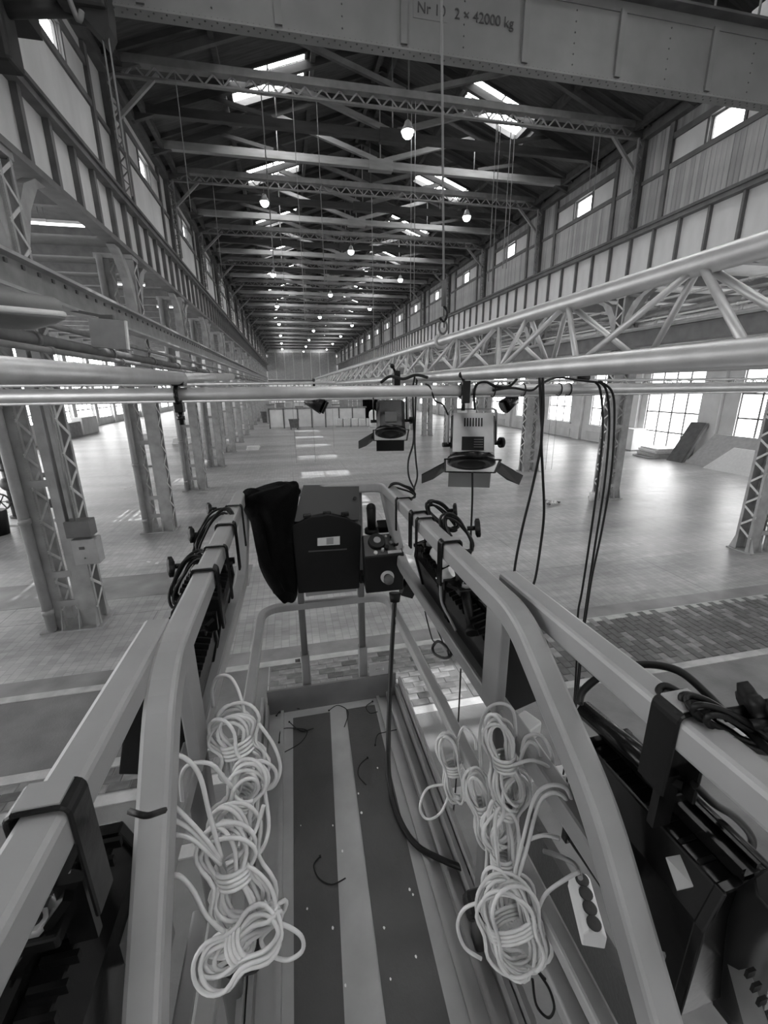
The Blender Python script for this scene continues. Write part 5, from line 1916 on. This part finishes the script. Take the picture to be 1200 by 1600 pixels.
# ------------------------------------------------------------------ things on and around the columns
bx = XL + .0
t = thing('switch_box', 'dark steel switch box on the nearest arched-bracket column', 'electrical box', (bx + .02, 8.48, 2.05))
MB().mm(-4.02, -3.62, 8.22, 8.5, 1.95, 2.25).build('body', 'steel_dk', t, bevel=.01)
MB().cyl((-3.98, 8.3, 2.25), (-3.98, 8.3, 5.4), .03).build('conduit', 'steel_dk', t)
MB().cyl((-3.86, 8.3, 2.25), (-3.86, 8.3, 4.3), .02).build('conduit', 'steel', t)
t = thing('fuse_box', 'pale grey fuse box below the dark switch box on the column', 'electrical box', (bx, 8.48, 1.6))
MB().mm(-3.98, -3.58, 8.24, 8.5, 1.42, 1.9).build('body', 'steel_lt', t, bevel=.012)
MB().mm(-3.86, -3.78, 8.225, 8.24, 1.72, 1.77).build('window', 'label_dk', t)
MB().cyl((-3.8, 8.24, 1.55), (-3.8, 8.22, 1.55), .012).build('lock', 'steel_dk', t)
for k, row in ((0, 'first'), (1, 'second'), (2, 'third'), (3, 'fourth')):
    dp_ = MB().cyl((XL - .79, ky(k) - .3, .05), (XL - .79, ky(k) - .3, 8.0), .085, n=12)
    for z in (.4, 2.2, 4.2, 6.2):
        dp_.cyl((XL - .79, ky(k) - .3, z), (XL - .79, ky(k) - .3, z + .1), .1, n=12)
    tag(dp_.build('downpipe', 'steel_lt', loc=(XL - .79, ky(k) - .3, 0)), 'grey downpipe on the %s column of the arched-bracket row' % row, 'pipe', 'downpipes on the arched-bracket columns')

# valve skid in the side aisle
vs = thing('valve_skid', 'iron valve stack with flanges and a handwheel on a metal sheet', 'machine', (-9.4, 17.6, 0))
MB().mm(-10.6, -8.5, 16.5, 18.9, 0, .05).build('base_sheet', 'white', vs)


def flanged(a, b, r, name='pipe'):
    a, b = V(a), V(b)
    L_ = (b - a).length
    u = (b - a).normalized()
    m_ = MB().cyl(a, b, r, n=14)
    k = max(2, int(L_ / .55))
    for i in range(k + 1):
        c = a + u * (L_ * i / k)
        m_.cyl(c - u * .035, c + u * .035, r * 1.7, n=14)
    m_.build(name, 'machine', vs)


flanged((-9.9, 17.4, .1), (-9.9, 17.4, 2.4), .12)
flanged((-9.2, 17.8, .1), (-9.2, 17.8, 4.6), .1)
flanged((-8.7, 18.3, .1), (-8.7, 18.3, 4.6), .1)
flanged((-9.9, 17.4, .6), (-8.5, 17.0, .6), .1)
flanged((-9.2, 17.8, 1.5), (-7.9, 17.6, 1.5), .09)
MB().ball((-9.9, 17.4, 1.3), .26, 14, 10).build('valve_body', 'machine', vs)
MB().ball((-9.9, 17.4, 2.2), .2, 14, 10).build('valve_body', 'machine', vs)
MB().tube([(-10.05 + .28 * math.cos(a), 17.0, .75 + .28 * math.sin(a)) for a in np.linspace(0, 6.283, 19)[:-1]], .03, 8, closed=True).build('handwheel', 'machine', vs)
sp_ = MB()
for a in (0, 1.05, 2.1):
    sp_.beam((-10.05 - .27 * math.cos(a), 17.0, .75 - .27 * math.sin(a)), (-10.05 + .27 * math.cos(a), 17.0, .75 + .27 * math.sin(a)), .03, .03)
sp_.build('spokes', 'machine', vs)
p = at(-2, 835, z=0)
tag(MB().lathe([(.3, 0), (.34, .5), (.36, .75), (.33, .8)], (p.x, p.y, 0), (0, 0, 1), 20).build('waste_barrel', 'rubber', loc=(p.x, p.y, 0)), 'dark barrel at the edge of the view before the valve skid', 'barrel')
# dead pipe hook and small finds on the floor
for i, (px, py, lab, sz, hh, mt) in enumerate(((235, 729, 'flat dark board lying beside the second arched-bracket column', (.9, .35), .05, 'steel_dk'),
                                    (230, 684, 'pale stack of sheets far off in the side aisle', (2.2, 1.6), .45, 'white'),
                                    (285, 693, 'pale bags lying behind the arched-bracket columns', (1.4, 1.0), .5, 'white'),
                                    (395, 703, 'low pale bundle at the foot of a distant column', (.9, .6), .3, 'white'))):
    p = at(px, py, z=0)
    o = thing('sheet_stack' if i else 'board', lab, 'stack' if i else 'board', (p.x, p.y, 0))
    n_ = 1 if hh < .1 else 3
    for j in range(n_):
        MB().box((p.x + .04 * j, p.y - .03 * j, hh * (j + .5) / n_), (sz[0], sz[1], hh / n_ * .92), Matrix.Rotation(.1 * j, 3, 'Z')).build('sheet', mt, o, bevel=.01)
for px, py in ((210, 502), ):
    pass
for j, (px, py) in enumerate(((88, 1200), (245, 880), (232, 878), (196, 763), (205, 760), (221, 770), (730, 700), (795, 708))):
    p = at(px, py, z=.012)
    o = MB().box((p.x, p.y, .017 if j == 0 else .012), (.11 if j == 0 else .12, .05 if j == 0 else .08, .008), Matrix.Rotation(.6 + j, 3, 'Z')).build('paper_scrap', 'white', loc=(p.x, p.y, 0))
    tag(o, ['white paper scrap on the dark slab near the kerb', 'bigger of two paper scraps between the column foot and the lift rail', 'smaller of two paper scraps between the column foot and the lift rail',
            'first of three paper scraps behind the nearest lattice column', 'second of three paper scraps behind the nearest lattice column', 'third of three paper scraps behind the nearest lattice column',
            'paper scrap on the floor under the silver topped spotlight', 'paper scrap at the foot of the third tall-window column'][j], 'scrap', 'paper scraps on the floor')
p = at(862, 786, z=0)
lt = thing('litter', 'little heap of pale litter under two slack lines by a column', 'litter', (p.x, p.y, 0))
for j in range(9):
    MB().box((p.x + rnd.uniform(-.35, .35), p.y + rnd.uniform(-.25, .25), .04), (rnd.uniform(.08, .2), .08, .06), Matrix.Rotation(rnd.uniform(0, 3), 3, 'Z')).build('scrap', rnd.choice(('white', 'steel_dk', 'paper')), lt)
for k in (1,):
    yy = ky(k)
    t = thing('bucket', 'white bucket at the foot of the second tall-window column', 'bucket', (XR - .3, yy - .2, 0))
    MB().lathe([(.11, 0), (.14, .3), (.145, .32)], (XR - .3, yy - .2, 0), (0, 0, 1), 18).build('body', 'white', t)

# ------------------------------------------------------------------ window aisle: boards, sheets, cabinet
def AT(px, py, z=0):
    return at(px, py, z=z)


p = AT(1050, 712) + Vector((-1.2, 0, 0))
st = thing('board_stack', 'low stack of pale boards on the floor before the glazed doors', 'stack', (p.x, p.y, 0))
for j in range(6):
    MB().box((p.x + rnd.uniform(-.15, .15), p.y + rnd.uniform(-.1, .1), .06 + j * .1), (1.9 - .1 * j, 1.5, .085), Matrix.Rotation(rnd.uniform(-.12, .12), 3, 'Z')).build('board', rnd.choice(('white', 'cart', 'paper')), st)
a = AT(1062, 712)
lp = thing('leaning_board', 'dark thick panel leaning beside the board stack', 'panel', (23.2, a.y - .4, 0))
MB().prism([(22.3, a.y - 2.1, 0), (22.55, a.y - 2.1, 0), (23.85, a.y - 2.1, 2.1), (23.6, a.y - 2.1, 2.2)], (0, .9, 0)).build('board', 'steel', lp)
MB().prism([(22.2, a.y - 2.15, 0), (22.32, a.y - 2.15, 0), (23.62, a.y - 2.15, 2.2), (23.5, a.y - 2.15, 2.25)], (0, 1.0, 0)).build('facing', 'steel_dk', lp)
a = AT(1072, 716)
tag(MB().box((a.x, a.y, .35), (.6, .6, .7)).build('carton', 'cart', loc=(a.x, a.y, 0), bevel=.01), 'cardboard carton between the board stack and the leaning sheets', 'box')
a = AT(1000, 700)
t = thing('low_cabinet', 'long low white cabinet against the window wall', 'cabinet', (23.3, a.y + .3, 0))
MB().mm(22.8, 23.8, a.y - 1.2, a.y + 1.8, .08, 1.5).build('body', 'plaster_lt', t, bevel=.02)
MB().mm(22.85, 23.75, a.y - 1.15, a.y + 1.75, 0, .08).build('plinth', 'steel', t)
for j in range(3):
    MB().mm(22.78, 22.8, a.y - 1.15 + j, a.y - .2 + j, .15, 1.42).build('door', 'plaster_lt', t)
for j, (y0, y1, hh, mt) in enumerate(((14.6, 20.6, 1.7, 'cart'), (14.4, 19.0, 1.15, 'white'))):
    x0 = 22.5 - j * .5
    t = thing('leaning_sheet', ('large grey sheet leaning under the window beyond the nearest window column', 'smaller white sheet leaning in front of the grey one')[j], 'sheet', (x0, (y0 + y1) / 2, 0))
    MB().prism([(x0, y0, 0), (x0, y1, 0), (x0 + .95, y1 - .7, hh), (x0 + .95, y0, hh)], (.05, 0, .01)).build('sheet', mt, t)

# ------------------------------------------------------------------ far end of the floor
fy = 50.5
pt = thing('partition', 'long low white panel partition across the far end of the hall', 'partition', (3.4, fy, 0))
for i in range(7):
    x0 = -2.1 + i * 1.56
    MB().mm(x0, x0 + 1.5, fy, fy + .05, .15, 2.05).build('panel', 'plaster_lt', pt)
    MB().mm(x0 - .1, x0 + .04, fy - .05, fy + .09, 0, 2.2).build('post', 'steel_dk', pt)
MB().mm(-2.2, 8.9, fy - .05, fy + .12, 2.1, 2.25).build('top_rail', 'steel', pt)
rl = thing('railing', 'grey railing with crowded frames beyond the white partition', 'railing', (3.4, 62, 0))
for i in range(19):
    MB().mm(-3 + i * .75, -2.94 + i * .75, 62, 62.06, 0, 4.3).build('post', 'steel_lt', rl)
for z in (2.4, 3.0, 3.6, 4.3):
    MB().mm(-3, 10.6, 62, 62.06, z, z + .07).build('bar', 'steel', rl)
for i in range(9):
    x0 = -2.2 + i * 1.2
    hh = rnd.uniform(1.8, 2.9)
    t = thing('covered_crate', '%s of nine pale covered crates beyond the partition, counted from the arched-bracket row' % ORD[i], 'crate', (x0, 58 + i % 3, 0), 'covered crates beyond the partition')
    MB().box((x0, 58 + i % 3, hh / 2), (1.05, 1.0, hh)).build('body', rnd.choice(('plaster', 'plaster_lt', 'steel_lt')), t, bevel=.04)
    MB().box((x0, 58 + i % 3, hh + .05), (1.1, 1.05, .1)).build('lid', 'steel', t, bevel=.02)
p = at(460, 671, z=0)
t = thing('wheeled_bin', 'dark wheeled waste bin standing on the open floor at the far end', 'bin', (p.x, p.y, 0))
MB().loft([[Vector((p.x + a * w, p.y + b * w, z)) for a, b in ((-1, -.7), (1, -.7), (1, .7), (-1, .7))] for z, w in ((.18, .42), (1.05, .55), (1.12, .58))], sm=False).build('body', 'steel_dk', t)
for a in (-.35, .35):
    for b in (-.25, .25):
        MB().cyl((p.x + a - .04, p.y + b, .09), (p.x + a + .04, p.y + b, .09), .09).build('wheel', 'rubber', t)
p = at(417, 660, z=0)
t = thing('wheeled_bin', 'dark bin half hidden by the last visible arched-bracket columns', 'bin', (p.x, p.y, 0))
MB().loft([[Vector((p.x + a * w, p.y + b * w, z)) for a, b in ((-1, -.7), (1, -.7), (1, .7), (-1, .7))] for z, w in ((0, .5), (1.3, .65), (1.4, .68))], sm=False).build('body', 'steel_dk', t)
for i, px in enumerate((530, 542, 554, 566, 578)):
    p = at(px, 667, z=0)
    t = thing('wrapped_pallet', '%s of five film-wrapped pallets, counted from the partition centre' % ORD[i], 'pallet', (p.x, p.y, 0), 'film-wrapped pallets at the far end')
    MB().box((p.x, p.y, .07), (.8, .8, .14)).build('pallet', 'cart', t)
    MB().box((p.x, p.y, .14 + .42), (.76, .76, .84)).build('load', 'wrap', t, bevel=.08)
p = at(583, 668, z=0)
t = thing('wrapped_bundle', 'tall white wrapped bundle next to the black curtain', 'bundle', (p.x, p.y, 0))
MB().lathe([(.35, 0), (.42, .4), (.4, .9), (.48, 1.3), (.42, 1.75), (.2, 1.95)], (p.x, p.y, 0), (0, 0, 1), 14).build('wrap', 'wrap', t)
MB().mm(p.x - .4, p.x + .4, p.y - .4, p.y + .4, 0, .1).build('pallet', 'cart', t)
c0, c1 = at(567, 655, y=54), at(591, 655, y=54)
cu = thing('black_curtain', 'tall black curtain hanging beside the white partition', 'curtain', (c0.x, 54, 0))
pts = []
for i in range(41):
    u = i / 40
    pts.append(Vector((c0.x + (c1.x - c0.x) * u, 54 + .12 * math.sin(u * 40), 0)))
mb = MB()
mb.loft([[q + Vector((0, .02, z)) for q in pts] + [q + Vector((0, -.02, z)) for q in reversed(pts)] for z in (.05, 1.6, 3.9)])
mb.build('cloth', 'cloth', cu)
MB().cyl((c0.x - .1, 54, 3.95), (c1.x + .1, 54, 3.95), .04).build('rail', 'steel_dk', cu)
for xx in (c0.x - .1, c1.x + .1):
    MB().cyl((xx, 54, 0), (xx, 54, 3.95), .035).build('stand', 'steel_dk', cu)
for i, (px, hh) in enumerate(((205, 1), (218, 1))):
    p = at(px, 667, z=0)
    if i == 0:
        continue
# a worker far off in the side aisle, seen small
p = at(211, 666, z=0)
pn = thing('person', 'person in dark top standing far off in the bright side aisle', 'person', (p.x, p.y, 0))
import bmesh
sk_v = [(0, 0, .95), (0, 0, 1.25), (0, 0, 1.48), (0, 0, 1.58), (.1, 0, .9), (.13, -.03, .5), (.14, 0, .08), (.15, -.13, .04), (-.1, 0, .9), (-.14, .03, .5), (-.15, .06, .08), (-.16, -.08, .04),
        (.2, 0, 1.44), (.27, -.02, 1.15), (.24, -.18, .95), (-.2, 0, 1.44), (-.28, 0, 1.15), (-.26, -.14, .92)]
sk_e = [(0, 1), (1, 2), (2, 3), (0, 4), (4, 5), (5, 6), (6, 7), (0, 8), (8, 9), (9, 10), (10, 11), (2, 12), (12, 13), (13, 14), (2, 15), (15, 16), (16, 17)]
sk_r = [.15, .16, .14, .06, .1, .07, .05, .045, .1, .07, .05, .045, .065, .05, .035, .065, .05, .035]
me = bpy.data.meshes.new('body')
me.from_pydata(sk_v, sk_e, [])
me.materials.append(M['machine'])
po = bpy.data.objects.new('body', me)
COL.objects.link(po)
po.parent = pn
md = po.modifiers.new('skin', 'SKIN')
for i, r_ in enumerate(sk_r):
    me.skin_vertices[0].data[i].radius = (r_, r_)
me.skin_vertices[0].data[0].use_root = True
po.modifiers.new('sub', 'SUBSURF').levels = 1
MB().ball((p.x, p.y, 1.68), .11, 14, 10, (.85, 1, 1.15)).build('head', 'skin', pn)
MB().ball((p.x, p.y + .02, 1.72), .115, 14, 8, (.88, 1, 1.0)).build('hair', 'rubber', pn)
# a trestle beside the person
for j, px in enumerate((203, 217)):
    q = at(px, 668, z=0)
    t = thing('trestle', 'dark trestle next to the person in the side aisle, %s' % ('further from the columns' if j == 0 else 'nearer the columns'), 'trestle', (q.x, q.y, 0))
    for s_ in (-1, 1):
        MB().beam((q.x - .25, q.y, 0), (q.x - .05, q.y, .8), .06, .06).build('leg', 'machine', t) if s_ < 0 else MB().beam((q.x + .25, q.y, 0), (q.x + .05, q.y, .8), .06, .06).build('leg', 'machine', t)
    MB().mm(q.x - .3, q.x + .3, q.y - .05, q.y + .05, .78, .86).build('bar', 'machine', t)
# signs of shelving in the side aisle
t = thing('shelving', 'pale shelving with clutter along the side aisle wall', 'shelf', (-21, 40, 0))
for j in range(6):
    MB().mm(-21.6, -20.6, 30 + j * 4, 33.6 + j * 4, 0, 1.1 + .3 * (j % 3)).build('bay', ('plaster_lt', 'steel_lt', 'plaster')[j % 3], t)
